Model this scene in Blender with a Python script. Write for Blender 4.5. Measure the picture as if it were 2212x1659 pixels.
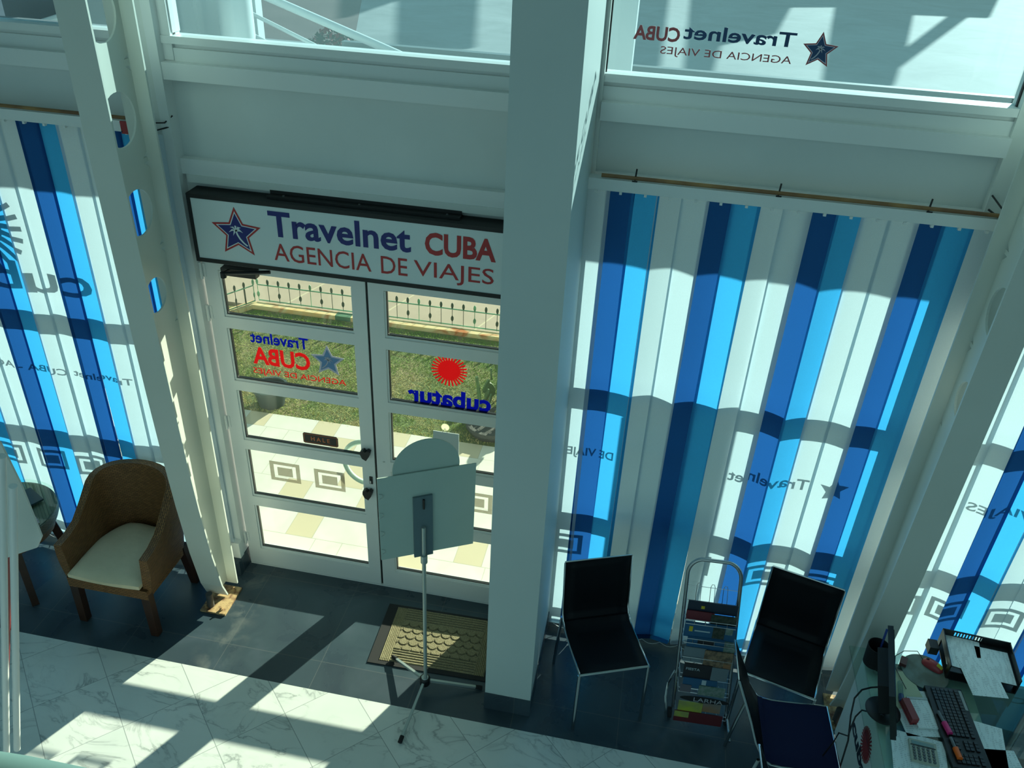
import bpy, bmesh, math, random
from mathutils import Vector, Matrix
for o in list(bpy.data.objects): bpy.data.objects.remove(o)
random.seed(7)
SC = bpy.context.scene
COL = SC.collection
R = math.radians
# ------------------------------------------------------------------ camera
cd = bpy.data.cameras.new('camera'); cam = bpy.data.objects.new('camera', cd); COL.objects.link(cam)
cd.sensor_width = 36.0; cd.lens = 1826.97/2212*36; cd.clip_start = 0.02; cd.clip_end = 300
R0 = Vector((0.9809, 0.1899, 0.0427)); R1 = Vector((0.1366, -0.5158, -0.8457)); R2 = Vector((-0.1386, 0.8354, -0.5319))
R2.normalize(); R0 = (R0 - R2*R0.dot(R2)).normalized(); R1 = R2.cross(R0)
M = Matrix(((R0.x, -R1.x, -R2.x, 0), (R0.y, -R1.y, -R2.y, -3.9067), (R0.z, -R1.z, -R2.z, 4.2), (0, 0, 0, 1)))
cam.matrix_world = M
SC.camera = cam
# ------------------------------------------------------------------ world, sun, exposure
SC.view_settings.view_transform = 'Standard'; SC.view_settings.look = 'None'
SC.view_settings.gamma = 1; SC.view_settings.use_curve_mapping = False
SC.view_settings.exposure = 0.24
W = bpy.data.worlds.new('sky'); SC.world = W; W.use_nodes = True
wn = W.node_tree; wn.nodes.clear()
wo = wn.nodes.new('ShaderNodeOutputWorld'); wb = wn.nodes.new('ShaderNodeBackground')
wt = wn.nodes.new('ShaderNodeTexCoord'); wx = wn.nodes.new('ShaderNodeSeparateXYZ'); wr = wn.nodes.new('ShaderNodeValToRGB')
wn.links.new(wt.outputs['Generated'], wx.inputs[0]); 
mr = wn.nodes.new('ShaderNodeMapRange'); mr.inputs[1].default_value = -1; mr.inputs[2].default_value = 1
wn.links.new(wx.outputs[2], mr.inputs[0]); wn.links.new(mr.outputs[0], wr.inputs[0]); wn.links.new(wr.outputs[0], wb.inputs[0])
wr.color_ramp.elements[0].position = 0.0; wr.color_ramp.elements[0].color = (0.075, 0.128, 0.138, 1)
wr.color_ramp.elements[1].position = 1.0; wr.color_ramp.elements[1].color = (0.24, 0.43, 0.475, 1)
e = wr.color_ramp.elements.new(0.5); e.color = (0.185, 0.335, 0.355, 1)
wb.inputs[1].default_value = 1.0
wn.links.new(wb.outputs[0], wo.inputs[0])
sd = bpy.data.lights.new('sun', 'SUN'); sun = bpy.data.objects.new('sun', sd); COL.objects.link(sun)
sd.energy = 9.0; sd.angle = R(0.6); sd.color = (1.0, 0.97, 0.82)
SUN = Vector((0.485, 1.0, 0.467)).normalized()
sun.rotation_euler = SUN.to_track_quat('Z', 'Y').to_euler(); sun.location = (4, 9, 7)

# ------------------------------------------------------------------ materials
MATS = {}
def newmat(n):
    m = bpy.data.materials.new(n); m.use_nodes = True; return m
def pbr(n, col, rough=.5, metal=0, spec=.5, noise=None, bump=None, col2=None, trans=0, alpha=1, coat=0):
    if n in MATS: return MATS[n]
    m = newmat(n); nt = m.node_tree; b = nt.nodes['Principled BSDF']
    b.inputs['Base Color'].default_value = (*col, 1); b.inputs['Roughness'].default_value = rough
    b.inputs['Metallic'].default_value = metal; b.inputs['Specular IOR Level'].default_value = spec
    b.inputs['Coat Weight'].default_value = coat
    b.inputs['Transmission Weight'].default_value = trans
    if noise or bump:
        tc = nt.nodes.new('ShaderNodeTexCoord')
    if noise:
        sc, lo, hi = noise; c2 = col2 or tuple(c*0.8 for c in col)
        t = nt.nodes.new('ShaderNodeTexNoise'); t.inputs['Scale'].default_value = sc; t.inputs['Detail'].default_value = 6
        r = nt.nodes.new('ShaderNodeValToRGB'); r.color_ramp.elements[0].position = lo; r.color_ramp.elements[1].position = hi
        r.color_ramp.elements[0].color = (*c2, 1); r.color_ramp.elements[1].color = (*col, 1)
        nt.links.new(tc.outputs['Object'], t.inputs[0]); nt.links.new(t.outputs[0], r.inputs[0]); nt.links.new(r.outputs[0], b.inputs['Base Color'])
    if bump:
        sc, st, di = bump
        t2 = nt.nodes.new('ShaderNodeTexNoise'); t2.inputs['Scale'].default_value = sc; t2.inputs['Detail'].default_value = 4
        bp = nt.nodes.new('ShaderNodeBump'); bp.inputs['Strength'].default_value = st; bp.inputs['Distance'].default_value = di
        nt.links.new(tc.outputs['Object'], t2.inputs[0]); nt.links.new(t2.outputs[0], bp.inputs['Height']); nt.links.new(bp.outputs[0], b.inputs['Normal'])
    MATS[n] = m; return m
def thin(n, dif, tra, tf=.5, weave=True):
    """cloth or vinyl: diffuse + translucent"""
    m = newmat(n); nt = m.node_tree; nt.nodes.clear()
    o = nt.nodes.new('ShaderNodeOutputMaterial'); d = nt.nodes.new('ShaderNodeBsdfDiffuse'); t = nt.nodes.new('ShaderNodeBsdfTranslucent')
    a = nt.nodes.new('ShaderNodeAddShader')
    d.inputs[0].default_value = (*dif, 1); t.inputs[0].default_value = (*tra, 1)
    if weave:
        tc = nt.nodes.new('ShaderNodeTexCoord'); w = nt.nodes.new('ShaderNodeTexNoise'); w.inputs['Scale'].default_value = 420; w.inputs['Detail'].default_value = 2
        mp = nt.nodes.new('ShaderNodeMapRange'); mp.inputs[1].default_value = .3; mp.inputs[2].default_value = .7; mp.inputs[3].default_value = .86; mp.inputs[4].default_value = 1.06
        mx = nt.nodes.new('ShaderNodeVectorMath'); mx.operation = 'SCALE'; mx.inputs[0].default_value = tra
        nt.links.new(tc.outputs['Object'], w.inputs[0]); nt.links.new(w.outputs[0], mp.inputs[0]); nt.links.new(mp.outputs[0], mx.inputs['Scale']); nt.links.new(mx.outputs[0], t.inputs[0])
    nt.links.new(d.outputs[0], a.inputs[0]); nt.links.new(t.outputs[0], a.inputs[1]); nt.links.new(a.outputs[0], o.inputs[0])
    return m
def glassy(n, tint, ior=1.45, refl=1.0, rough=0.0, haze=None):
    """flat pane: straight-through transmission with Fresnel reflection"""
    m = newmat(n); nt = m.node_tree; nt.nodes.clear()
    o = nt.nodes.new('ShaderNodeOutputMaterial'); t = nt.nodes.new('ShaderNodeBsdfTransparent'); g = nt.nodes.new('ShaderNodeBsdfGlossy')
    f = nt.nodes.new('ShaderNodeFresnel'); mx = nt.nodes.new('ShaderNodeMixShader'); f.inputs[0].default_value = ior
    mu = nt.nodes.new('ShaderNodeMath'); mu.operation = 'MULTIPLY'; mu.inputs[1].default_value = refl
    t.inputs[0].default_value = (*tint, 1); g.inputs['Roughness'].default_value = rough
    ge = nt.nodes.new('ShaderNodeNewGeometry'); sb = nt.nodes.new('ShaderNodeMath'); sb.operation = 'SUBTRACT'; sb.inputs[0].default_value = 1; sb.use_clamp = True
    fm = nt.nodes.new('ShaderNodeMath'); fm.operation = 'MULTIPLY'; nt.links.new(ge.outputs['Backfacing'], sb.inputs[1]); nt.links.new(sb.outputs[0], fm.inputs[1])
    nt.links.new(f.outputs[0], fm.inputs[0]); nt.links.new(fm.outputs[0], mu.inputs[0]); nt.links.new(mu.outputs[0], mx.inputs[0]); nt.links.new(t.outputs[0], mx.inputs[1]); nt.links.new(g.outputs[0], mx.inputs[2])
    last = mx.outputs[0]
    if haze:
        d = nt.nodes.new('ShaderNodeBsdfTranslucent'); d.inputs[0].default_value = (*haze[:3], 1)
        m2 = nt.nodes.new('ShaderNodeMixShader'); m2.inputs[0].default_value = haze[3]
        nt.links.new(last, m2.inputs[1]); nt.links.new(d.outputs[0], m2.inputs[2]); last = m2.outputs[0]
    nt.links.new(last, o.inputs[0]); return m

white = pbr('white_paint', (.78, .80, .76), .38, noise=(2.2, .35, .7), col2=(.70, .73, .68))
alu = pbr('white_aluminium', (.80, .82, .80), .32, spec=.5)
panelm = pbr('white_panel', (.72, .76, .74), .5, noise=(3, .3, .75), col2=(.66, .71, .69))
pillarm = pbr('pillar_paint', (.62, .68, .66), .55, noise=(1.3, .3, .75), col2=(.56, .63, .61))
steelw = pbr('column_paint', (.74, .76, .70), .40, noise=(1.6, .3, .8), col2=(.66, .68, .61))
black = pbr('black_plastic', (.008, .009, .010), .42)
blackm = pbr('black_matt', (.010, .012, .014), .75)
blacktin = pbr('black_painted_tin', (.018, .017, .017), .55, noise=(9, .55, .8), col2=(.012, .012, .012))
rubber = pbr('rubber', (.015, .015, .016), .8)
chrome = pbr('chrome', (.62, .64, .64), .16, 1)
steel = pbr('brushed_steel', (.50, .52, .52), .33, 1)
dull = pbr('dull_aluminium', (.48, .54, .52), .42, .6)
rust = pbr('rusty_steel', (.62, .42, .20), .7, noise=(26, .35, .6), col2=(.16, .06, .03), bump=(40, .5, .004))
rodm = pbr('varnished_rod', (.36, .20, .07), .45, noise=(7, .3, .7), col2=(.16, .07, .03))
acryl = pbr('white_acrylic', (.70, .78, .78), .22, coat=.3)
navyi = pbr('navy_lettering', (.010, .018, .17), .4)
redi = pbr('red_lettering', (.44, .028, .028), .4)
signblack = pbr('sign_black', (.02, .014, .012), .35)
signor = pbr('sign_orange', (.62, .17, .05), .4)
glass = glassy('door_glass', (.93, .99, .94), refl=.6, haze=(.8, .9, .85, .004))
bayglass = glassy('bay_glass', (.90, .97, .95), refl=.6)
upglass = glassy('upper_glass', (.70, .86, .91), refl=.8, haze=(.5, .8, .85, .04))
tableglass = glassy('table_glass', (.86, .95, .92), refl=1.0)
slat_navy = thin('slat_navy', (.010, .035, .10), (.006, .045, .165))
slat_blue = thin('slat_blue', (.03, .17, .32), (.020, .188, .40))
slat_white = thin('slat_white', (.38, .41, .44), (.205, .285, .325))
vin_blue = thin('vinyl_blue', (.01, .02, .25), (.002, .012, .25), weave=False)
vin_red = thin('vinyl_red', (.45, .03, .03), (.36, .012, .018), weave=False)
vin_navy = thin('vinyl_faded_navy', (.14, .22, .34), (.05, .09, .14), weave=False)
vin_pale = thin('vinyl_pale', (.45, .45, .52), (.12, .12, .14), weave=False)
def frosted(n, col, tr):
    m = newmat(n); nt = m.node_tree; nt.nodes.clear()
    o = nt.nodes.new('ShaderNodeOutputMaterial'); t = nt.nodes.new('ShaderNodeBsdfTransparent'); g = nt.nodes.new('ShaderNodeBsdfDiffuse')
    mx = nt.nodes.new('ShaderNodeMixShader'); mx.inputs[0].default_value = 1-tr; g.inputs[0].default_value = (*col, 1)
    nt.links.new(t.outputs[0], mx.inputs[1]); nt.links.new(g.outputs[0], mx.inputs[2]); nt.links.new(mx.outputs[0], o.inputs[0]); return m
frost = frosted('frosted_vinyl', (.5, .48, .38), .42)
_nt = frost.node_tree; _tl = _nt.nodes.new('ShaderNodeBsdfTranslucent'); _tl.inputs[0].default_value = (.13, .12, .08, 1)
_mx = [n for n in _nt.nodes if n.type == 'MIX_SHADER'][0]; _nt.links.new(_tl.outputs[0], _mx.inputs[2])
wicker = None

def node_mat(n):
    m = newmat(n); return m, m.node_tree, m.node_tree.nodes['Principled BSDF']
def math_node(nt, op, a, b=None, c=None):
    q = nt.nodes.new('ShaderNodeMath'); q.operation = op
    for i, v in enumerate((a, b, c)):
        if v is None: continue
        if isinstance(v, (int, float)): q.inputs[i].default_value = v
        else: nt.links.new(v, q.inputs[i])
    return q.outputs[0]
def mixc(nt, f, a, b):
    q = nt.nodes.new('ShaderNodeMix'); q.data_type = 'RGBA'
    if isinstance(f, (int, float)): q.inputs[0].default_value = f
    else: nt.links.new(f, q.inputs[0])
    for i, v in ((6, a), (7, b)):
        if isinstance(v, tuple): q.inputs[i].default_value = (*v, 1)
        else: nt.links.new(v, q.inputs[i])
    return q.outputs[2]
def grid_lines(nt, u, off, pitch, w):
    """1 on the joint lines of a grid"""
    a = math_node(nt, 'SUBTRACT', u, off - pitch*200); a = math_node(nt, 'MODULO', a, pitch)
    a = math_node(nt, 'SUBTRACT', a, pitch/2); a = math_node(nt, 'ABSOLUTE', a)
    return math_node(nt, 'GREATER_THAN', a, pitch/2 - w/2)
def cell_rand(nt, u, v, pu, pv, ou, ov):
    a = math_node(nt, 'FLOOR', math_node(nt, 'DIVIDE', math_node(nt, 'SUBTRACT', u, ou), pu))
    b = math_node(nt, 'FLOOR', math_node(nt, 'DIVIDE', math_node(nt, 'SUBTRACT', v, ov), pv))
    c = nt.nodes.new('ShaderNodeCombineXYZ'); nt.links.new(a, c.inputs[0]); nt.links.new(b, c.inputs[1])
    w = nt.nodes.new('ShaderNodeTexWhiteNoise'); nt.links.new(c.outputs[0], w.inputs[0]); return w.outputs[0], c.outputs[0]
def noise(nt, vec, sc, det=6, dist=0, rough=.55):
    t = nt.nodes.new('ShaderNodeTexNoise'); t.inputs['Scale'].default_value = sc; t.inputs['Detail'].default_value = det
    t.inputs['Distortion'].default_value = dist; t.inputs['Roughness'].default_value = rough
    nt.links.new(vec, t.inputs[0]); return t.outputs[0]
def ramp(nt, f, pts):
    r = nt.nodes.new('ShaderNodeValToRGB'); cr = r.color_ramp
    cr.elements[0].position = pts[0][0]; cr.elements[0].color = (*pts[0][1], 1); cr.elements[1].position = pts[-1][0]; cr.elements[1].color = (*pts[-1][1], 1)
    for p, c in pts[1:-1]:
        e = cr.elements.new(p); e.color = (*c, 1)
    nt.links.new(f, r.inputs[0]); return r.outputs[0]
def pos(nt):
    g = nt.nodes.new('ShaderNodeNewGeometry'); s = nt.nodes.new('ShaderNodeSeparateXYZ'); nt.links.new(g.outputs['Position'], s.inputs[0])
    return g.outputs['Position'], s.outputs[0], s.outputs[1], s.outputs[2]

def mk_slate():
    m, nt, b = node_mat('slate_tiles'); P, x, y, z = pos(nt)
    l = math_node(nt, 'MAXIMUM', grid_lines(nt, x, -2.215, .602, .004), grid_lines(nt, y, -.115, .595, .004))
    rnd, cc = cell_rand(nt, x, y, .602, .595, -2.215, -.115)
    n = noise(nt, P, 3.2, 8, .6); n2 = noise(nt, P, 26, 5, 0)
    c = ramp(nt, n, [(.3, (.034, .054, .074)), (.55, (.050, .082, .100)), (.78, (.078, .110, .140))])
    c = mixc(nt, math_node(nt, 'MULTIPLY', n2, .35), c, (.05, .068, .085))
    c = mixc(nt, math_node(nt, 'MULTIPLY', rnd, .35), c, (.05, .062, .075))
    sx = math_node(nt, 'ABSOLUTE', math_node(nt, 'SUBTRACT', x, -2.25))
    dusty = math_node(nt, 'MULTIPLY', ramp(nt, sx, [(0, (1, 1, 1)), (.16, (0, 0, 0))]), ramp(nt, noise(nt, P, 7, 8, .4), [(.48, (0, 0, 0)), (.75, (.5, .5, .5))]))
    c = mixc(nt, dusty, c, (.30, .30, .27))
    c = mixc(nt, math_node(nt, 'MULTIPLY', l, .55), c, (.14, .15, .15))
    nt.links.new(c, b.inputs['Base Color']); b.inputs['Roughness'].default_value = .33
    nt.links.new(ramp(nt, n, [(.3, (.22,)*3), (.8, (.45,)*3)]), b.inputs['Roughness'])
    b.inputs['Specular IOR Level'].default_value = .35
    return m
def mk_marble():
    m, nt, b = node_mat('white_marble_tiles'); P, x, y, z = pos(nt)
    u = math_node(nt, 'ADD', x, y); v = math_node(nt, 'SUBTRACT', x, y)
    l = math_node(nt, 'MAXIMUM', grid_lines(nt, u, -3.884, .5535, .0055), grid_lines(nt, v, -1.693, .5565, .0045))
    rnd, cc = cell_rand(nt, u, v, .5535, .5565, -3.884, -1.693)
    off = nt.nodes.new('ShaderNodeVectorMath'); off.operation = 'MULTIPLY_ADD'; off.inputs[1].default_value = (7.3, 3.1, 1)
    nt.links.new(cc, off.inputs[0]); nt.links.new(P, off.inputs[2])
    rot = nt.nodes.new('ShaderNodeMapping'); rot.inputs['Rotation'].default_value = (0, 0, .6); rot.inputs['Scale'].default_value = (1, 2.1, 1); nt.links.new(off.outputs[0], rot.inputs[0])
    n = noise(nt, rot.outputs[0], 1.7, 7, 1.3, .55)
    vein = math_node(nt, 'ABSOLUTE', math_node(nt, 'SUBTRACT', n, .5))
    n2 = noise(nt, rot.outputs[0], 2.0, 3)
    vm = ramp(nt, vein, [(0.0, (1, 1, 1)), (.006, (.6,)*3), (.020, (.12,)*3), (.06, (0, 0, 0))])
    vm = math_node(nt, 'MULTIPLY', vm, ramp(nt, n2, [(.40, (0.12,)*3), (.60, (1, 1, 1))]))
    c = ramp(nt, noise(nt, off.outputs[0], 1.8, 4), [(.3, (.66, .70, .67)), (.7, (.80, .82, .78))])
    c = mixc(nt, math_node(nt, 'MULTIPLY', vm, .75), c, (.22, .25, .25))
    c = mixc(nt, math_node(nt, 'MULTIPLY', rnd, .10), c, (.62, .66, .64))
    c = mixc(nt, math_node(nt, 'MULTIPLY', l, .75), c, (.22, .25, .25))
    nt.links.new(c, b.inputs['Base Color']); b.inputs['Roughness'].default_value = .28; b.inputs['Specular IOR Level'].default_value = .35
    return m
def mk_paving():
    m, nt, b = node_mat('terrace_tiles'); P, x, y, z = pos(nt)
    row = math_node(nt, 'FLOOR', math_node(nt, 'DIVIDE', y, .30))
    xs = math_node(nt, 'ADD', x, math_node(nt, 'MULTIPLY', row, .23))
    l = math_node(nt, 'MAXIMUM', grid_lines(nt, xs, 0, .62, .006), grid_lines(nt, y, 0, .30, .006))
    half = math_node(nt, 'GREATER_THAN', math_node(nt, 'MODULO', math_node(nt, 'ADD', xs, 62), .62), .42)
    rnd, cc = cell_rand(nt, xs, y, .62, .30, 0, 0)
    c = ramp(nt, noise(nt, P, 5, 6, .4), [(.3, (.54, .53, .47)), (.7, (.62, .61, .545))])
    tan_ = math_node(nt, 'MULTIPLY', half, math_node(nt, 'GREATER_THAN', rnd, .45))
    c = mixc(nt, tan_, c, (.50, .43, .30))
    l2 = math_node(nt, 'MAXIMUM', l, grid_lines(nt, xs, .42, .62, .005))
    c = mixc(nt, math_node(nt, 'MULTIPLY', l2, .6), c, (.30, .28, .22))
    nt.links.new(c, b.inputs['Base Color']); b.inputs['Roughness'].default_value = .6; return m
def mk_lawn():
    m, nt, b = node_mat('lawn_soil'); P, x, y, z = pos(nt)
    c = ramp(nt, noise(nt, P, 3.0, 8, .8), [(.28, (.06, .10, .02)), (.46, (.10, .15, .035)), (.6, (.20, .18, .07)), (.75, (.30, .23, .12))])
    nt.links.new(c, b.inputs['Base Color']); b.inputs['Roughness'].default_value = .9
    bp = nt.nodes.new('ShaderNodeBump'); bp.inputs['Distance'].default_value = .02; nt.links.new(noise(nt, P, 60, 4), bp.inputs['Height']); nt.links.new(bp.outputs[0], b.inputs['Normal']); return m
def mk_blades():
    m, nt, b = node_mat('grass_blades'); P, x, y, z = pos(nt)
    far = math_node(nt, 'MULTIPLY', math_node(nt, 'SUBTRACT', y, 2.6), .25)
    n = math_node(nt, 'SUBTRACT', noise(nt, P, 2.6, 7, .8), math_node(nt, 'MAXIMUM', far, -.04))
    c = ramp(nt, n, [(.30, (.17, .33, .035)), (.48, (.26, .37, .06)), (.57, (.48, .43, .15)), (.70, (.68, .54, .28))])
    w = noise(nt, P, 90, 1); c = mixc(nt, math_node(nt, 'MULTIPLY', w, .45), c, (.05, .08, .015))
    nt.links.new(c, b.inputs['Base Color']); b.inputs['Roughness'].default_value = .7; b.inputs['Specular IOR Level'].default_value = .2; return m
def mk_concrete(n, c1, c2, jx=None, sc=2):
    m, nt, b = node_mat(n); P, x, y, z = pos(nt)
    c = ramp(nt, noise(nt, P, sc, 9, .5, .65), [(.3, c1), (.7, c2)])
    c = mixc(nt, ramp(nt, noise(nt, P, 22, 4), [(.60, (0, 0, 0)), (.75, (.35,)*3)]), c, tuple(v*.55 for v in c1))
    if jx:
        u = math_node(nt, 'ADD', x, math_node(nt, 'MULTIPLY', y, -.35))
        c = mixc(nt, math_node(nt, 'MULTIPLY', grid_lines(nt, u, jx[0], jx[1], .02), .5), c, (.62, .55, .36))
    nt.links.new(c, b.inputs['Base Color']); b.inputs['Roughness'].default_value = .8; return m
def mk_curb():
    m, nt, b = node_mat('painted_curb'); P, x, y, z = pos(nt)
    st = nt.nodes.new('ShaderNodeMapping'); st.inputs['Scale'].default_value = (1, 3, 1); nt.links.new(P, st.inputs[0])
    c = ramp(nt, noise(nt, st.outputs[0], 3.2, 6, .5), [(.35, (.66, .38, .14)), (.52, (.60, .50, .28)), (.64, (.40, .12, .02))])
    g = math_node(nt, 'LESS_THAN', math_node(nt, 'ABSOLUTE', math_node(nt, 'SUBTRACT', x, -3.05)), .085)
    c = mixc(nt, g, c, (.06, .16, .09)); nt.links.new(c, b.inputs['Base Color']); b.inputs['Roughness'].default_value = .8; return m
def mk_wicker(n='wicker', ca=(.46, .205, .065), cb=(.035, .018, .008)):
    m, nt, b = node_mat(n)
    tc = nt.nodes.new('ShaderNodeTexCoord'); br = nt.nodes.new('ShaderNodeTexBrick')
    br.inputs['Scale'].default_value = 10; br.inputs['Brick Width'].default_value = .26; br.inputs['Row Height'].default_value = .10; br.inputs['Mortar Size'].default_value = .022; br.inputs['Mortar Smooth'].default_value = .6
    br.inputs['Color1'].default_value = (*ca, 1); br.inputs['Color2'].default_value = tuple(v*.5 for v in ca)+(1,); br.inputs['Mortar'].default_value = (*cb, 1)
    nt.links.new(tc.outputs['UV'], br.inputs[0])
    nn = noise(nt, tc.outputs['Object'], 7, 3)
    nt.links.new(mixc(nt, math_node(nt, 'MULTIPLY', nn, .7), br.outputs[0], tuple(v*.55 for v in ca)), b.inputs['Base Color'])
    bp = nt.nodes.new('ShaderNodeBump'); bp.inputs['Distance'].default_value = .006; bp.inputs['Strength'].default_value = 1; bp.invert = True
    nt.links.new(br.outputs[1], bp.inputs['Height']); nt.links.new(bp.outputs[0], b.inputs['Normal']); b.inputs['Roughness'].default_value = .55; return m
def mk_mat():
    m, nt, b = node_mat('ribbed_mat'); tc = nt.nodes.new('ShaderNodeTexCoord'); s = nt.nodes.new('ShaderNodeSeparateXYZ'); nt.links.new(tc.outputs['Object'], s.inputs[0])
    n = noise(nt, tc.outputs['Object'], 160, 3)
    c = ramp(nt, n, [(.3, (.18, .15, .08)), (.7, (.36, .31, .18))]); nt.links.new(c, b.inputs['Base Color']); b.inputs['Roughness'].default_value = .95
    bp = nt.nodes.new('ShaderNodeBump'); bp.inputs['Distance'].default_value = .004; nt.links.new(n, bp.inputs['Height']); nt.links.new(bp.outputs[0], b.inputs['Normal']); return m
slate, marble, paving, lawnm, bladem = mk_slate(), mk_marble(), mk_paving(), mk_lawn(), mk_blades()
pinkc = mk_concrete('pinkish_concrete', (.33, .265, .20), (.41, .33, .255), (.2, 1.05))
maroon = mk_concrete('reddish_paving', (.075, .040, .038), (.12, .072, .066), None, .6)
greyc = mk_concrete('grey_slab', (.20, .21, .21), (.32, .325, .32), None, .5)
asph = mk_concrete('asphalt', (.09, .10, .12), (.13, .14, .16), None, .8)
curbm, wicker, matm = mk_curb(), mk_wicker(), mk_mat()

# ------------------------------------------------------------------ mesh helpers
class MB:
    def __init__(s): s.bm = bmesh.new(); s.uv = None
    def box(s, x0, x1, y0, y1, z0, z1):
        v = [s.bm.verts.new(p) for p in ((x0,y0,z0),(x1,y0,z0),(x1,y1,z0),(x0,y1,z0),(x0,y0,z1),(x1,y0,z1),(x1,y1,z1),(x0,y1,z1))]
        for f in ((0,3,2,1),(4,5,6,7),(0,1,5,4),(1,2,6,5),(2,3,7,6),(3,0,4,7)): s.bm.faces.new([v[i] for i in f])
        return s
    def obox(s, mat, sx, sy, sz):
        v = [s.bm.verts.new(mat @ Vector((a*sx/2, b*sy/2, c*sz/2))) for a, b, c in ((-1,-1,-1),(1,-1,-1),(1,1,-1),(-1,1,-1),(-1,-1,1),(1,-1,1),(1,1,1),(-1,1,1))]
        for f in ((0,3,2,1),(4,5,6,7),(0,1,5,4),(1,2,6,5),(2,3,7,6),(3,0,4,7)): s.bm.faces.new([v[i] for i in f])
        return s
    def tube(s, pts, r, n=10, cap=True, r2=None, flat=None):
        pts = [Vector(p) for p in pts]; rings = []; k = len(pts)
        up = None
        for i, p in enumerate(pts):
            t = (pts[min(i+1, k-1)] - pts[max(i-1, 0)]).normalized()
            if up is None: up = t.orthogonal().normalized() if flat is None else Vector(flat)
            up = (up - t*up.dot(t)).normalized(); sd_ = t.cross(up)
            rr = r if r2 is None else r + (r2-r)*i/(k-1)
            if flat is None: ring = [s.bm.verts.new(p + (up*math.cos(a)+sd_*math.sin(a))*rr) for a in [2*math.pi*j/n for j in range(n)]]
            else: ring = [s.bm.verts.new(p + up*(a*rr) + sd_*(b*(r2 if r2 else rr))) for a, b in ((1,1),(-1,1),(-1,-1),(1,-1))]
            rings.append(ring)
        m = len(rings[0])
        for i in range(k-1):
            for j in range(m): s.bm.faces.new((rings[i][j], rings[i][(j+1)%m], rings[i+1][(j+1)%m], rings[i+1][j]))
        if cap: s.bm.faces.new(rings[0][::-1]); s.bm.faces.new(rings[-1])
        return s
    def lathe(s, prof, n=24, c=(0,0,0)):
        rings = [[s.bm.verts.new((c[0]+r*math.cos(2*math.pi*j/n), c[1]+r*math.sin(2*math.pi*j/n), c[2]+z)) for j in range(n)] for r, z in prof]
        for a, b in zip(rings, rings[1:]):
            for j in range(n): s.bm.faces.new((a[j], a[(j+1)%n], b[(j+1)%n], b[j]))
        s.bm.faces.new(rings[0][::-1]); s.bm.faces.new(rings[-1]); return s
    def poly(s, pts, th, mat=None, holes=None):
        """extruded outline in the xy plane, thickness along z"""
        mat = mat or Matrix.Identity(4); n = len(pts)
        a = [s.bm.verts.new(mat @ Vector((p[0], p[1], -th/2))) for p in pts]; b = [s.bm.verts.new(mat @ Vector((p[0], p[1], th/2))) for p in pts]
        s.bm.faces.new(a[::-1]); s.bm.faces.new(b)
        for i in range(n): s.bm.faces.new((a[i], a[(i+1)%n], b[(i+1)%n], b[i]))
        return s
    def ring(s, outer, inner, th, mat=None):
        mat = mat or Matrix.Identity(4); n = len(outer)
        L = [[s.bm.verts.new(mat @ Vector((p[0], p[1], z))) for p in q] for q in (outer, inner) for z in (-th/2, th/2)]
        ob, ot, ib, it = L
        for i in range(n):
            j = (i+1) % n
            for q in ((ot[i], ot[j], it[j], it[i]), (ob[j], ob[i], ib[i], ib[j]), (ob[i], ob[j], ot[j], ot[i]), (it[i], it[j], ib[j], ib[i])): s.bm.faces.new(q)
        return s
    def grid(s, fn, nu, nv, th=None):
        V = [[s.bm.verts.new(fn(i/nu, j/nv)) for j in range(nv+1)] for i in range(nu+1)]
        for i in range(nu):
            for j in range(nv): s.bm.faces.new((V[i][j], V[i+1][j], V[i+1][j+1], V[i][j+1]))
        return s
    def merge(s, me, mat):
        t = bmesh.new(); t.from_mesh(me); t.transform(mat); tmp = bpy.data.meshes.new('t'); t.to_mesh(tmp); s.bm.from_mesh(tmp); t.free(); bpy.data.meshes.remove(tmp); return s
    def bevel(s, w, seg=2):
        es = [e for e in s.bm.edges if len(e.link_faces) == 2 and e.calc_face_angle(0) > .5]
        bmesh.ops.bevel(s.bm, geom=es, offset=w, segments=seg, affect='EDGES', profile=.6); return s

def build(name, mb, mat, parent=None, local=False, smooth=False, solid=None, sub=0):
    """links the collected shapes as ONE mesh; shapes are given in world space unless local"""
    bmesh.ops.recalc_face_normals(mb.bm, faces=mb.bm.faces[:])
    me = bpy.data.meshes.new(name); mb.bm.to_mesh(me); mb.bm.free()
    o = bpy.data.objects.new(name, me); COL.objects.link(o)
    if isinstance(mat, (list, tuple)):
        for q in mat: me.materials.append(q)
    else: me.materials.append(mat)
    if parent is not None:
        o.parent = parent
        if not local:
            me.transform(gm(parent).inverted())
    if smooth:
        for p in me.polygons: p.use_smooth = True
        try: me.set_sharp_from_angle(angle=R(38))
        except Exception: pass
    if solid:
        q = o.modifiers.new('solid', 'SOLIDIFY'); q.thickness = solid; q.offset = 0
    if sub:
        q = o.modifiers.new('sub', 'SUBSURF'); q.levels = q.render_levels = sub
    return o
def gm(o):
    m = o.matrix_basis.copy(); p = o.parent
    while p is not None: m = p.matrix_basis @ m; p = p.parent
    return m
def tag(o, label=None, cat=None, group=None, kind=None):
    if label: o['label'] = label
    if cat: o['category'] = cat
    if group: o['group'] = group
    if kind: o['kind'] = kind
    return o
def thing(name, label, cat, loc=(0,0,0), rz=0, group=None, kind=None):
    o = bpy.data.objects.new(name, None); COL.objects.link(o); o.empty_display_size = .1
    o.location = loc; o.rotation_euler = (0, 0, rz); tag(o, label, cat, group, kind); 
    return o
def copy_tree(o, parent=None):
    c = o.copy(); COL.objects.link(c); c.parent = parent
    for ch in list(o.children): copy_tree(ch, c)
    return c
def struct(name, mb, mat, label=None, cat=None, **k):
    o = build(name, mb, mat, **k); tag(o, label, cat, kind='structure'); return o
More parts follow.
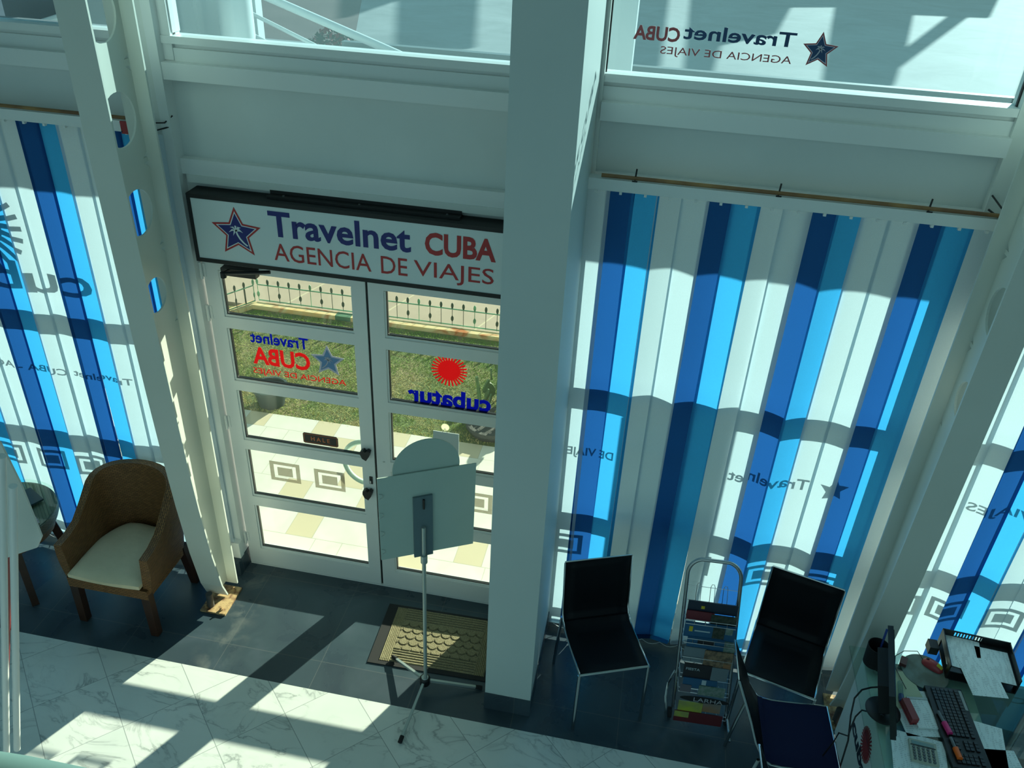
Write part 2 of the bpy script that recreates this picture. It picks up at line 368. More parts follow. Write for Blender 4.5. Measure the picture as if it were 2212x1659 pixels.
def frame_mat(o, right, up):
    r = Vector(right).normalized(); u = Vector(up); u = (u - r*u.dot(r)).normalized(); n = r.cross(u)
    return Matrix(((r.x, u.x, n.x, o[0]), (r.y, u.y, n.y, o[1]), (r.z, u.z, n.z, o[2]), (0, 0, 0, 1)))
def text_mesh(body, w, h, th=.002, bold=0.0, shear=0):
    """lettering stretched to w x h, lower left corner at the origin, in the xy plane"""
    c = bpy.data.curves.new('txt', 'FONT'); c.body = body; c.extrude = .01; c.offset = bold; c.resolution_u = 3; c.shear = shear
    o = bpy.data.objects.new('txt', c); COL.objects.link(o)
    dg = bpy.context.evaluated_depsgraph_get(); me = bpy.data.meshes.new_from_object(o.evaluated_get(dg))
    bpy.data.objects.remove(o); bpy.data.curves.remove(c)
    xs = [v.co.x for v in me.vertices]; ys = [v.co.y for v in me.vertices]
    x0, x1, y0, y1 = min(xs), max(xs), min(ys), max(ys)
    for v in me.vertices: v.co = Vector(((v.co.x-x0)/(x1-x0)*w, (v.co.y-y0)/(y1-y0)*h, v.co.z/.01*th/2))
    return me
def star_pts(r, k=.47, rot=math.pi/2, c=(0,0)):
    return [(c[0]+(r if i%2==0 else r*k)*math.cos(rot+i*math.pi/5), c[1]+(r if i%2==0 else r*k)*math.sin(rot+i*math.pi/5)) for i in range(10)]
def burst_pts(r, n=26, k=.60, rx=1):
    p = []
    for i in range(n):
        a = 2*math.pi*i/n; d = math.pi/n
        for f, rr in ((-.75, k), (-.38, 1), (.38, 1), (.75, k)): p.append((r*rr*math.cos(a+d*f)*rx, r*rr*math.sin(a+d*f)))
    return p
def palm(mb, r, mat, th, flip=1):
    """little palm: curved trunk and six fronds"""
    for a, l in ((5, .30), (48, .34), (95, .34), (140, .36), (182, .36), (222, .22)):
        a = R(a if flip > 0 else 180-a); dx, dy = math.cos(a), math.sin(a); nx, ny = -dy, dx; w = .045*r; l *= r; c = (-.02*r*flip, .10*r)
        mb.poly([(c[0]-nx*w*.5, c[1]-ny*w*.5), (c[0]+dx*l*.55-nx*w, c[1]+dy*l*.55-ny*w+.02*r), (c[0]+dx*l, c[1]+dy*l-.09*r), (c[0]+dx*l*.5+nx*w, c[1]+dy*l*.5+ny*w+.04*r), (c[0]+nx*w*.5, c[1]+ny*w*.5)], th, mat)
    q = [(-.03, .10), (.02, -.08), (.12, -.26), (.26, -.42), (.42, -.55)]
    L1 = [((x+.035)*r*flip, (y+.01)*r) for x, y in q]; L2 = [((x-.035)*r*flip, (y-.02)*r) for x, y in q[::-1]]
    mb.poly(L1+L2, th, mat)

# ------------------------------------------------------------------ floor and ground
mb = MB().box(-6, 4, -.912, .10, -.06, 0); struct('floor', mb, slate)
mb = MB().box(-6, 4, -6.5, -.912, -.06, 0.0); struct('floor', mb, marble)
mb = MB().box(-9, 6, .10, 1.69, -.08, -.005); struct('terrace_paving', mb, paving)
mb = MB().box(-9, 6, 1.69, 3.49, -.10, -.02); struct('lawn_ground', mb, lawnm)
mb = MB(); mb.box(-4.06, 6, 3.485, 3.575, -.10, .028)
a, b_ = Vector((-4.0, 3.50, 0)), Vector((-4.70, 2.35, 0)); d = (b_-a).normalized(); nrm = Vector((-d.y, d.x, 0))
mb.obox(frame_mat((a+b_)/2+Vector((-.06,.06,-.03)), d, nrm), (b_-a).length, .09, .12); mb.bevel(.006); struct('lawn_curb', mb, curbm)
mb = MB().box(-14, 8, 3.56, 11.5, -.10, -.012); struct('footpath', mb, pinkc)
mb = MB().box(-14, -9, -.5, 3.56, -.10, -.012); struct('side_path', mb, pinkc)
mb = MB().poly([(-60, 11.5), (-6.05, 11.5), (-7.35, 15.45), (-10.75, 26), (-31, 90), (-60, 90)], .1, Matrix.Translation((0, 0, -.07))); struct('plaza_ground', mb, maroon)
mb = MB().poly([(-6.05, 11.5), (60, 11.5), (60, 90), (-31, 90), (-10.75, 26), (-7.35, 15.45)], .1, Matrix.Translation((0, 0, -.07))); struct('plaza_slabs', mb, greyc)
mb = MB().box(-90, -14.5, -2, 90, -.11, -.005); struct('road', mb, asph)

# room shell behind the view
roomw = pbr('room_wall', (.34, .44, .46), .8)
struct('ceiling', MB().box(-6.1, 4.1, -6.6, .06, 6.2, 6.3), roomw)
struct('wall_left', MB().box(-6.1, -6.0, -6.5, .06, -.06, 6.2), roomw)
struct('wall_right', MB().box(4.0, 4.1, -6.5, .06, -.06, 6.2), roomw)
# grass blades
gb = MB(); rg = random.Random(3)
for i in range(42000):
    x = rg.uniform(-4.6, -.55); y = rg.uniform(1.66, 3.46)
    if x < -4.05-(3.37-y)*.6: continue
    h = rg.uniform(.008, .026); a = rg.uniform(0, 6.28); w = .0032; lx, ly = rg.gauss(0, .012), rg.gauss(0, .012)
    v = [gb.bm.verts.new(p) for p in ((x-w*math.cos(a), y-w*math.sin(a), -.021), (x+w*math.cos(a), y+w*math.sin(a), -.021), (x+lx, y+ly, -.02+h))]
    gb.bm.faces.new(v)
o = build('lawn_grass', gb, bladem); tag(o, 'patchy green and dry grass of the lawn beyond the doors', 'grass', kind='stuff')

# ------------------------------------------------------------------ facade frame
mb = MB()   # vertical posts
for x0, x1, y0 in ((-2.515, -2.455, -.075), (-.60, -.30, -.06), (1.405, 1.50, -.05), (-6.0, -4.62, -.05), (3.2, 4.0, -.05)):
    mb.box(x0, x1, y0, .06, 0, 6.2)
struct('trim_1', mb, white)
mb = MB().box(-2.455, -2.405, -.085, .05, 0.0, 6.2).box(-2.405, -2.357, -.036, .05, 3.29, 6.2).box(-2.395, -2.352, -.02, .05, 3.41, 6.2)
struct('trim_2', mb, alu)
# transom beams
mb = MB()
for x0, x1, dz in ((-4.62, -2.515, .0), (-2.405, -.60, .0), (-.30, 1.405, .0), (1.5, 3.2, 0)):
    mb.box(x0, x1, -.075, .07, 3.205, 3.285)           # ledge beam
    mb.box(x0, x1, -.030, .06, 3.285, 3.345); mb.box(x0, x1, -.045, .05, 3.365, 3.40); mb.box(x0, x1, -.015, .05, 3.345, 3.365)
mb.box(-2.405, -.60, -.05, .12, 2.735, 2.815)
mb.box(-2.405, -.60, -.03, .10, 2.245, 2.30)
mb.bevel(.004, 1)
struct('trim_3', mb, alu)
mb = MB()
for x0, x1, z0 in ((-4.62, -2.515, 2.96), (-2.405, -.60, 2.815), (-.30, 1.405, 2.96), (1.5, 3.2, 2.96)): mb.box(x0, x1, -.005, .05, z0, 3.205)
mb.box(-2.405, -.60, -.02, .05, 2.30, 2.735)
struct('wall_front', mb, panelm)
# outer canopy beam that shades the top of the bays, and the low roof slab beyond the upper windows
felt = mk_concrete('roof_felt', (.17, .18, .19), (.24, .25, .26), None, 2.5); gut = pbr('gutter_grey', (.13, .16, .17), .5)
mb = MB().poly([(-1.60, .07), (4.2, .07), (4.2, 1.13), (-1.95, 1.13)], .06, Matrix.Translation((0, 0, 3.16))); struct('canopy_slab', mb, felt)
struct('canopy_slab', MB().box(-6.0, -2.16, .07, 1.08, 3.14, 3.20), felt)
struct('canopy_gutter', MB().box(-1.95, 4.2, 1.10, 1.15, 3.19, 3.215), gut)
# window frames with mullions (the bars whose shadows band the blinds)
def window(i, x0, x1, z0, z1, bars, gl, depth=.03, divs=()):
    w = thing('window_%d' % i, None, None, (x0, 0, z0), kind='structure')
    f = MB(); s = .045
    f.box(x0, x0+s, -depth, depth, z0, z1).box(x1-s, x1, -depth, depth, z0, z1).box(x0+s, x1-s, -depth, depth, z0, z0+s).box(x0+s, x1-s, -depth, depth, z1-s, z1)
    for a, b in bars: f.box(x0+s, x1-s, -depth, depth, a, b)
    for a in divs: f.box(a-.02, a+.02, -depth+.002, depth-.002, z0+s, z1-s)
    build('window_frame', f, alu, w)
    g = MB().box(x0+s-.005, x1-s+.005, .008, .014, z0+s-.005, z1-s+.005); build('pane', g, gl, w)
    return w
win_l = window(1, -4.62, -2.515, .03, 2.96, ((1.765, 1.865), (.905, 1.005), (.17, .22)), bayglass, .035)
win_r = window(2, -.30, 1.405, .03, 2.96, ((1.765, 1.865), (.905, 1.005), (.17, .22)), bayglass, .035)
win_r2 = window(3, 1.50, 3.2, .03, 2.96, ((1.765, 1.865), (.905, 1.005), (.17, .22)), bayglass, .035)
for i, (x0, x1) in enumerate(((-4.62, -2.515), (-2.36, -.60), (-.30, 1.405), (1.50, 3.2))):
    w = thing('window_%d' % (i+4), None, None, (x0, 0, 3.4), kind='structure')
    build('pane', MB().box(x0, x1, .008, .014, 3.395, 6.2), upglass, w)
    build('gasket', MB().box(x0, x0+.006, -.01, .006, 3.40, 6.2).box(x1-.006, x1, -.01, .006, 3.40, 6.2), black, w)
    if i == 2: win_up = w
# ------------------------------------------------------------------ doors
ZP = ((.15, .53), (.605, .985), (1.055, 1.42), (1.487, 1.84), (1.912, 2.20))
def door(i, x0, x1, px0, px1):
    d = thing('door_%d' % i, None, None, (x0, 0, 0), kind='structure')
    f = MB(); y0, y1 = -.028, .026
    f.box(x0, px0, y0, y1, .012, 2.238).box(px1, x1, y0, y1, .012, 2.238)
    zs = [.012]+[v for p in ZP for v in p]+[2.238]
    for a, b in zip(zs[::2], zs[1::2]): f.box(px0, px1, y0, y1, a, b)
    f.bevel(.003, 1); build('door_frame', f, alu, d)
    bd = MB()
    for a, b in ZP:
        bd.box(px0, px1, -.020, .004, a, a+.012).box(px0, px0+.010, -.020, .004, a+.012, b-.008).box(px1-.008, px1, -.020, .004, a+.012, b-.008)
    build('glazing_bead', bd, alu, d)
    gk = MB()
    for a, b in ZP: gk.box(px0+.010, px0+.0145, -.012, .006, a+.012, b).box(px0+.01, px1-.008, -.012, .006, a+.012, a+.017)
    build('gasket', gk, black, d)
    for a, b in ZP: build('pane', MB().box(px0, px1, .006, .011, a, b), glass, d)
    return d
d1 = door(1, -2.392, -1.462, -2.305, -1.538)
d2 = door(2, -1.448, -.60, -1.362, -.66)
build('gap_shade', MB().box(-1.462, -1.448, -.018, .018, .012, 2.235), black, d1)  # black strip standing in for the shade in the gap between the leaves
for z in (2.19, 1.93, 1.18, .24):
    h = build('hinge', MB().tube([(-2.398, -.040, z-.05), (-2.398, -.040, z+.05)], .009, 10).box(-2.405, -2.375, -.032, -.027, z-.04, z+.04), alu, d1, smooth=True)
def facade_text(mb, body, x_left_in, x_right_in, z0, z1, y, th=.0015, bold=0.0, mirrored=True):
    """mirrored: reads from outside, so its left end lies at the larger x"""
    w = x_right_in - x_left_in
    me = text_mesh(body, w, z1-z0, th, bold)
    if mirrored: m = frame_mat((x_right_in, y, z0), (-1, 0, 0), (0, 0, 1))
    else: m = frame_mat((x_left_in, y, z0), (1, 0, 0), (0, 0, 1))
    mb.merge(me, m); bpy.data.meshes.remove(me)
def star_decal(parent, x, z, r, y, mats, th=.0015, mirrored=True):
    m = frame_mat((x, y, z), (-1, 0, 0) if mirrored else (1, 0, 0), (0, 0, 1))
    s = build('star_emblem', MB().ring(star_pts(r), star_pts(r*.84), th, m), mats[0], parent)
    build('star_outline', MB().ring(star_pts(r*.84), star_pts(r*.76), th, m), mats[1], s)
    build('star_field', MB().poly(star_pts(r*.76), th, m), mats[2], s)
    pm = MB(); palm(pm, r*.85, m, th+.002); build('palm_mark', pm, mats[1], s)
YD = .0035
t = MB(); facade_text(t, 'Travelnet', -2.185, -1.833, 1.748, 1.822, YD, bold=.02); build('lettering', t, vin_blue, d1)
t = MB(); facade_text(t, 'CUBA', -2.185, -1.832, 1.605, 1.722, YD, bold=.03); build('lettering', t, vin_red, d1)
t = MB(); facade_text(t, 'AGENCIA DE VIAJES', -2.193, -1.622, 1.530, 1.578, YD); build('lettering', t, vin_red, d1)
star_decal(d1, -1.722, 1.690, .106, YD, (vin_pale, vin_pale, vin_navy))
t = MB(); facade_text(t, 'cubatur', -1.252, -.763, 1.497, 1.612, YD, bold=.035); build('lettering', t, vin_blue, d2)
build('sun_emblem', MB().poly(burst_pts(.103, 28, .62), .0015, frame_mat((-1.007, YD, 1.742), (1, 0, 0), (0, 0, 1))), vin_red, d2)
def square_decal(parent, x, z, mat=frost, y=YD, w=.20, h=.15):
    m = frame_mat((x, y, z), (1, 0, 0), (0, 0, 1)); rc = lambda a, b: [(-a/2, -b/2), (a/2, -b/2), (a/2, b/2), (-a/2, b/2)]
    q = MB().ring(rc(w, h), rc(w*.74, h*.70), .0015, m).poly(rc(w*.50, h*.44), .0015, m); build('square_motif', q, mat, parent)
square_decal(d1, -2.073, .820); square_decal(d1, -1.777, .812); square_decal(d2, -.833, .822); square_decal(d2, -1.13, .822)
# push sign
hs = build('push_sign', MB().poly([(-.112, -.030), (-.104, -.038), (.104, -.038), (.112, -.030), (.112, .030), (.104, .038), (-.104, .038), (-.112, .030)], .003, frame_mat((-1.812, .002, 1.121), (1, 0, 0), (0, 0, 1))), signblack, d1)
rc = lambda a, b: [(-a, -b), (a, -b), (a, b), (-a, b)]
build('sign_border', MB().ring(rc(.106, .032), rc(.1035, .0295), .001, frame_mat((-1.812, 0.0002, 1.121), (1, 0, 0), (0, 0, 1))), signor, hs)
t = MB(); facade_text(t, 'H A L E', -1.873, -1.752, 1.107, 1.137, 0.0, bold=.02, mirrored=False); build('sign_lettering', t, signor, hs)
# handle fittings
for z in (1.105, .80):
    m = frame_mat((-1.508, -.048, z), (1, 0, 0), (0, 0, 1))
    k = MB().poly([(-.030, .022), (-.012, .032), (0, .020), (.014, .034), (.031, .024), (.024, -.008), (.004, -.042), (-.020, -.028), (-.032, 0)], .030, m).bevel(.006)
    build('handle_fitting', k, black, d1, smooth=True)
lk = build('lock', MB().box(-1.500, -1.480, -.034, -.028, .868, .922), black, d1)
build('lock_cylinder', MB().obox(Matrix.Translation((-1.49, -.038, .89)), .008, .012, .020), chrome, lk)
arc = [(-1.545 + .0 - .145*math.cos(t_), .055, .955 + .16*math.sin(t_)) for t_ in [R(a) for a in range(-95, 96, 10)]]
build('ring_handle', MB().tube(arc, .016, 12), pbr('pale_green_tube', (.55, .68, .60), .3), d1, smooth=True)
build('screw_cap', MB().lathe([(.008, 0), (.008, .004)], 12), alu, d2, local=True).location = (.045, -.030, 1.05)
# door closer
dc = thing('door_closer', 'black door closer arm under the agency sign, top left of the doors', 'door closer', (-2.15, -.03, 2.21))
build('closer_body', MB().box(-2.26, -2.06, -.075, -.030, 2.195, 2.238).bevel(.006), black, dc)
build('closer_arm', MB().tube([(-2.20, -.09, 2.24), (-2.215, -.13, 2.235), (-1.96, -.10, 2.262)], .010, 8), black, dc, smooth=True)
build('closer_joint', MB().lathe([(.016, 0), (.016, .03)], 14, (-2.215, -.13, 2.212)), black, dc, smooth=True)
# hanging notice
nt_ = thing('hanging_notice', 'small blank white card hanging on a suction cup inside the right door', 'notice', (-1.022, -.004, 1.235))
build('card', MB().box(-1.100, -.945, -.007, -.003, 1.145, 1.322), pbr('card_white', (.62, .68, .68), .6), nt_)
build('suction_cup', MB().poly([(.024*math.cos(a), .024*math.sin(a)) for a in [i*math.pi/10 for i in range(20)]], .006, frame_mat((-1.028, -.002, 1.355), (1, 0, 0), (0, 0, 1))), glassy('clear_plastic', (.8, .85, .7), refl=1, haze=(.8, .8, .6, .4)), nt_)
build('hook', MB().tube([(-1.028, -.010, 1.352), (-1.045, -.012, 1.318)], .0016, 6).tube([(-1.028, -.010, 1.352), (-1.010, -.012, 1.318)], .0016, 6), steel, nt_)
# jamb foot blocks (slate plinth beside the door) and pillar
mb = MB().box(-2.50, -2.40, -.16, -.005, 0, .13).bevel(.003, 1); struct('baseboard_front', mb, slate)
mb = MB().box(-2.505, -2.40, -.13, -.085, .13, .26).bevel(.003, 1); struct('trim_4', mb, alu)
mb = MB().box(-.580, -.318, -.808, -.075, .135, 6.2).bevel(.003, 1)
struct('pillar', mb, pillarm)
mb = MB().box(-.584, -.314, -.812, -.06, 0, .135).bevel(.003, 1); struct('baseboard_pillar', mb, slate)
mb = MB().box(-4.62, -2.52, -.05, .05, 0, .03).box(-.30, 1.405, -.05, .05, 0, .03).box(1.5, 3.2, -.05, .05, 0, .03).box(-2.39, -.60, -.03, .05, 0, .010); struct('trim_5', mb, alu)
# flashing above the sign with screws
mb = MB().box(-2.38, -.60, -.055, -.030, 2.695, 2.735); fl = struct('trim_6', mb, white)
# ------------------------------------------------------------------ light box sign
sg = thing('light_box_sign', 'long white light box sign in a black frame above the glass doors', 'sign', (-1.45, -.15, 2.30))
X0, X1, Z0, Z1, YF, YB = -2.345, -.60, 2.300, 2.672, -.150, -.032
build('casing', MB().box(X0, X1, YF+.012, YB, Z0, Z1).box(X0, X1, YF, YF+.014, Z0, Z0+.022).box(X0, X1, YF, YF+.014, Z1-.022, Z1).box(X0, X0+.020, YF, YF+.014, Z0+.022, Z1-.022).box(X1-.02, X1, YF, YF+.014, Z0+.022, Z1-.022), blacktin, sg)
build('front_panel', MB().box(X0+.018, X1-.018, YF+.003, YF+.011, Z0+.02, Z1-.02), acryl, sg)
build('mounting_strip', MB().box(-1.93, -.93, -.10, -.055, Z1, Z1+.012).box(-1.93, -.93, -.057, -.052, Z1, Z1+.03), blacktin, sg)
YS = YF+.0018
t = MB(); facade_text(t, 'Travelnet', -1.912, -1.166, 2.490, 2.627, YS, bold=.022, mirrored=False); build('lettering', t, navyi, sg)
t = MB(); facade_text(t, 'CUBA', -1.094, -.735, 2.492, 2.612, YS, bold=.03, mirrored=False); build('lettering', t, redi, sg)
for wd, a_, b2_, z0_ in (('AGENCIA', -1.900, -1.378, 2.360), ('DE', -1.325, -1.187, 2.361), ('VIAJES', -1.152, -.742, 2.345)):     # the three words, each a part
    t = MB(); facade_text(t, wd, a_, b2_, z0_, 2.455, YS, mirrored=False); build('lettering', t, redi, sg)
star_decal(sg, -2.092, 2.486, .140, YS, (redi, acryl, navyi), mirrored=False)
for x in (-1.85, -1.45, -1.0): build('screw', MB().lathe([(.006, 0), (.006, .003)], 10, (x, -.075, Z1+.012)), steel, sg)

# ------------------------------------------------------------------ window lettering
def bay_text(parent, body, xl, xr, z0, z1, mat=frost, y=.004, bold=.015):
    t = MB(); facade_text(t, body, xl, xr, z0, z1, y, bold=bold); build('window_lettering', t, mat, parent)
shade = frosted('dark_frosted_vinyl', (.25, .30, .32), .12)
bay_text(win_l, 'Travelnet CUBA - AGENCIA DE VIAJES', -4.55, -2.85, 1.455, 1.515, shade)
bay_text(win_l, 'cubatur', -4.42, -2.98, 2.02, 2.20, shade)
build('window_emblem', MB().poly(burst_pts(.30, 26, .55), .0015, frame_mat((-3.62, .004, 2.405), (1, 0, 0), (0, 0, 1))), shade, win_l)
bay_text(win_r, 'Travelnet', .64, 1.06, 1.43, 1.50, shade)
bay_text(win_r, 'CUBA - AGENCIA DE VIAJES', -.40+.13, .58, 1.43, 1.50, shade)
star_decal(win_r, 1.19, 1.47, .075, .004, (shade, frost, shade))
bay_text(win_r2, 'AGENCIA DE VIAJES', 1.85, 2.95, 1.44, 1.51, shade)
for x in (-4.2, -3.875, -3.575, -3.29, -2.98): square_decal(win_l, x, .755+.03, shade)
for x in (-.20, .18, .55, .95, 1.27): square_decal(win_r, x, .785, shade)
for x in (1.72, 1.97, 2.27, 2.6, 2.9): square_decal(win_r2, x, .755, shade)
UPN, UPR = pbr('upper_vinyl_navy', (.01, .05, .14), .5), pbr('upper_vinyl_red', (.34, .07, .08), .5)
t = MB(); facade_text(t, 'Travelnet', .015, .478, 3.557, 3.615, .004, bold=.02); build('window_lettering', t, UPN, win_up)
t = MB(); facade_text(t, 'CUBA', -.197, 0.000, 3.541, 3.600, .004, bold=.03); build('window_lettering', t, UPR, win_up)
t = MB(); facade_text(t, 'AGENCIA DE VIAJES', -.075, .476, 3.482, 3.522, .004); build('window_lettering', t, UPR, win_up)
star_decal(win_up, .580, 3.553, .075, .004, (UPR, vin_pale, UPN))

# ------------------------------------------------------------------ vertical blinds
def blind(name, label, xs, cols, z_top, rail, angs, zb=.06, chain=None, seedn=1, yb=-.125, rod=None):
    b = thing(name, label, 'blinds', ((rail[0]+rail[1])/2, yb, z_top))
    rl = build('head_rail', MB().box(rail[0], rail[1], yb-.030, yb+.030, z_top+.005, z_top+.058).bevel(.003, 1), alu, b)
    rr = random.Random(seedn); W2 = .0645
    for i, x in enumerate(xs):
        c = x + .056; a0 = R(angs[i % len(angs)]+rr.uniform(-1.5, 1.5)); a1 = a0 + R(rr.uniform(-3, 3))
        dxb = rr.uniform(-.010, .010); dyb = rr.uniform(-.004, .004)
        dy = .0035 if i % 2 else -.0035
        if i in extra: a1 += R(extra[i])
        s = MB()
        def fn(u, v, c=c, a0=a0, a1=a1, dxb=dxb, dyb=dyb, dy=dy):
            a = a0+(a1-a0)*v; r = (u-.5)*2*W2; bow = .004*(1-(2*u-1)**2)
            return (c+r*math.cos(a)+dxb*v, yb+dy+dyb*v+r*math.sin(a)+bow, z_top+(zb-z_top)*v)
        s.grid(fn, 4, 14)
        sl = build('slat', s, {'n': slat_navy, 'b': slat_blue, 'w': slat_white}[cols[i]], b, smooth=True)
        am = (a1); w = MB()
        w.obox(Matrix.Translation((c+dxb, yb+dy+dyb, zb+.004)) @ Matrix.Rotation(am, 4, 'Z'), .118, .008, .030); build('slat_weight', w, {'n': slat_navy, 'b': slat_blue, 'w': slat_white}[cols[i]], sl)
        build('slat_clip', MB().box(c-.006, c+.006, yb-.030, yb-.012, z_top-.008, z_top+.006), alu, sl)
    ch = MB()
    pts = []
    for i in range(len(xs)-1):
        xa, xb = xs[i]+.056, xs[i+1]+.056
        pts += [(xa+(xb-xa)*k/5, yb-.012, zb-.008-.028*math.sin(math.pi*k/5)) for k in range(5)]
    ch.tube(pts, .0017, 5); build('bottom_chain', ch, pbr('white_beads', (.7, .74, .72), .5), b)
    if chain:
        k = MB(); k.tube([(chain, yb-.03, z_top), (chain, yb-.03, 1.0), (chain, yb-.03, .35)], .0025, 6); k.tube([(chain+.018, yb-.03, z_top), (chain+.018, yb-.03, .35)], .0025, 6)
        build('pull_chain', k, pbr('white_beads', (.7, .74, .72), .5), b)
    if rod:
        r = MB().tube([(rod[0], yb-.02, z_top+.072), (rod[1], yb-.02, z_top+.072)], .009, 10); ro = build('curtain_rod', r, rodm, b, smooth=True)
        for x in rod[2]: build('rod_pin', MB().tube([(x, yb-.02, z_top+.06), (x+.003, yb-.02, z_top+.115)], .004, 6).tube([(x-.012, yb-.04, z_top+.064), (x+.012, yb-.04, z_top+.064)], .004, 6), black, ro)
    return b
P_ = .1125
extra = {7: 7, 8: -12, 10: 5, 12: -16}
blind('vertical_blind', 'wide blue and white striped vertical blind behind the two black chairs', [-.336+P_*i for i in range(16)], 'wnbwwnbwwnbwwnbw', 2.910, (-.335, 1.490), (0, 0, -9, 14, -14, 13, -9, 11, 0, -16, 14, 4, -5, 1, -7, 6), chain=1.475, seedn=5, rod=(-.262, 1.44, (-.11, .52, 1.15)))
extra = {}
NL = 19; xl = [-3.226+P_*(i-12) for i in range(NL)]
blind('vertical_blind', 'blue and white striped vertical blind behind the wicker armchair', xl, 'nbwwnbwwnbwwnbwwnbw', 2.950, (-4.6, -2.53), (3, -4, 4, -2, 5, -5), seedn=9, rod=(-4.55, -2.56, (-3.6,)))
extra = {2: 5, 3: -9, 7: 8}
blind('vertical_blind', 'blue and white striped vertical blind behind the glass desk', [1.66+P_*i for i in range(13)], 'wwnbwwnbwwnbw', 2.910, (1.56, 3.15), (5, -9, 12, -12, 10, -10), seedn=12)

# ------------------------------------------------------------------ steel columns
def i_column(x0, label, sgn):
    c = thing('steel_column', label, 'column', (x0+.0725, -.4, 0))
    x1 = x0+.145; xc = x0+.0725; th = .012
    prof = [(.085, -.415), (.2, -.455), (.5, -.50), (.9, -.535), (1.2, -.553), (1.7, -.572), (2.2, -.585), (3.0, -.60), (3.7, -.605), (6.2, -.60)]
    yo = -.285
    mb = MB().box(x0, x1, yo, yo+th, .06, 6.2); build('outer_flange', mb, steelw, c)
    mb = MB()
    ring = [[mb.bm.verts.new(p) for p in ((x0, y, z), (x1, y, z), (x1, y+th, z), (x0, y+th, z))] for z, y in prof]
    for a, b in zip(ring, ring[1:]):
        for j in range(4): mb.bm.faces.new((a[j], a[(j+1)%4], b[(j+1)%4], b[j]))
    mb.bm.faces.new(ring[0][::-1]); mb.bm.faces.new(ring[-1]); build('inner_flange', mb, steelw, c)
    # web with round holes, drawn cell by cell in the y-z plane
    def yi(z):
        for (za, ya), (zb, yb) in zip(prof, prof[1:]):
            if za <= z <= zb: return ya+(yb-ya)*(z-za)/(zb-za)
        return prof[0][1]
    mb = MB()
    holes = [(2.22, .092), (2.66, .112), (3.10, .122), (3.55, .122), (4.0, .122), (4.45, .122), (4.9, .12)]
    cells = []; z = .085
    for hz, hr in holes:
        if hz-.21 > z+.01: cells.append((z, hz-.21, None))
        cells.append((hz-.21, hz+.21, (hz, hr))); z = hz+.21
    cells.append((z, 6.1, None))
    t2 = .005
    for za, zb, h in cells:
        if h is None:
            q = [(yi(za)+th, za), (yo, za), (yo, zb), (yi(zb)+th, zb)]
            if za < .5: q = [(yi(za)+th, za), (yo, za), (yo, zb)] + [(yi(v)+th, v) for v in (zb, 1.7, 1.2, .9, .5, .2) if v <= zb]
            mb.poly([(y, zz) for y, zz in q], 2*t2, frame_mat((xc, 0, 0), (0, 1, 0), (0, 0, 1)))
        else:
            hz, hr = h; yc = (yi(hz)+th+yo)/2; n = 32; out = []; inn = []
            ya, yb2 = yi(hz)+th, yo
            for k in range(n):
                a = 2*math.pi*k/n + math.pi/n; cx_, cz_ = math.cos(a), math.sin(a)
                m_ = max(abs(cx_)/((yb2-ya)/2), abs(cz_)/((zb-za)/2)); out.append((yc+cx_/m_, hz+cz_/m_)); inn.append((yc+hr*cx_, hz+hr*cz_))
            mb.ring(out, inn, 2*t2, frame_mat((xc, 0, 0), (0, 1, 0), (0, 0, 1)))
    build('web', mb, steelw, c)
    mb = MB().box(x0-.005, x1+.02, -.51, -.27, .0, .014).bevel(.003, 1); bp = build('base_plate', mb, rust, c); bp['label'] = 'rusty base plate bolted to the floor'
    build('pin_bracket', MB().tube([(x0+.045, -.46, .014), (x0+.045, -.46, .12)], .022, 14), pbr('dark_pin', (.08, .08, .08), .5), c, smooth=True)
    for dx, dy in ((.02, -.30), (.125, -.30), (.02, -.48), (.125, -.48)): build('bolt', MB().lathe([(.011, 0), (.011, .012), (.006, .012), (.006, .022)], 8, (x0+dx, dy, .014)), rust, bp)
    return c
i_column(-2.505, 'tapered white steel column with round holes beside the wicker armchair', 1)
i_column(1.385, 'tapered white steel column with round holes beside the glass desk', -1)
# diagonal bracket where the left column meets the posts
bk = thing('wire_bracket', 'twisted dark wire tie on the post beside the left steel column', 'wire', (-2.47, -.12, 3.0))
build('wire', MB().tube([(-2.60, -.20, 2.97), (-2.52, -.15, 2.99), (-2.48, -.10, 2.96), (-2.41, -.08, 2.98)], .004, 6).tube([(-2.58, -.18, 3.03), (-2.5, -.12, 3.0), (-2.43, -.09, 3.0), (-2.40, -.06, 3.03)], .004, 6), black, bk)
build('red_tape', MB().box(-2.60, -2.565, -.20, -.19, 2.96, 3.02), pbr('red_tape', (.35, .03, .03), .5), bk)
bk = thing('wire_bracket', 'twisted dark wire tie at the right end of the wide blind', 'wire', (1.44, -.12, 2.98))
build('wire', MB().tube([(1.41, -.06, 3.04), (1.45, -.13, 3.0), (1.50, -.12, 2.99), (1.52, -.14, 2.96)], .004, 6).tube([(1.40, -.10, 2.99), (1.44, -.14, 2.97), (1.52, -.12, 3.0)], .005, 6), black, bk)

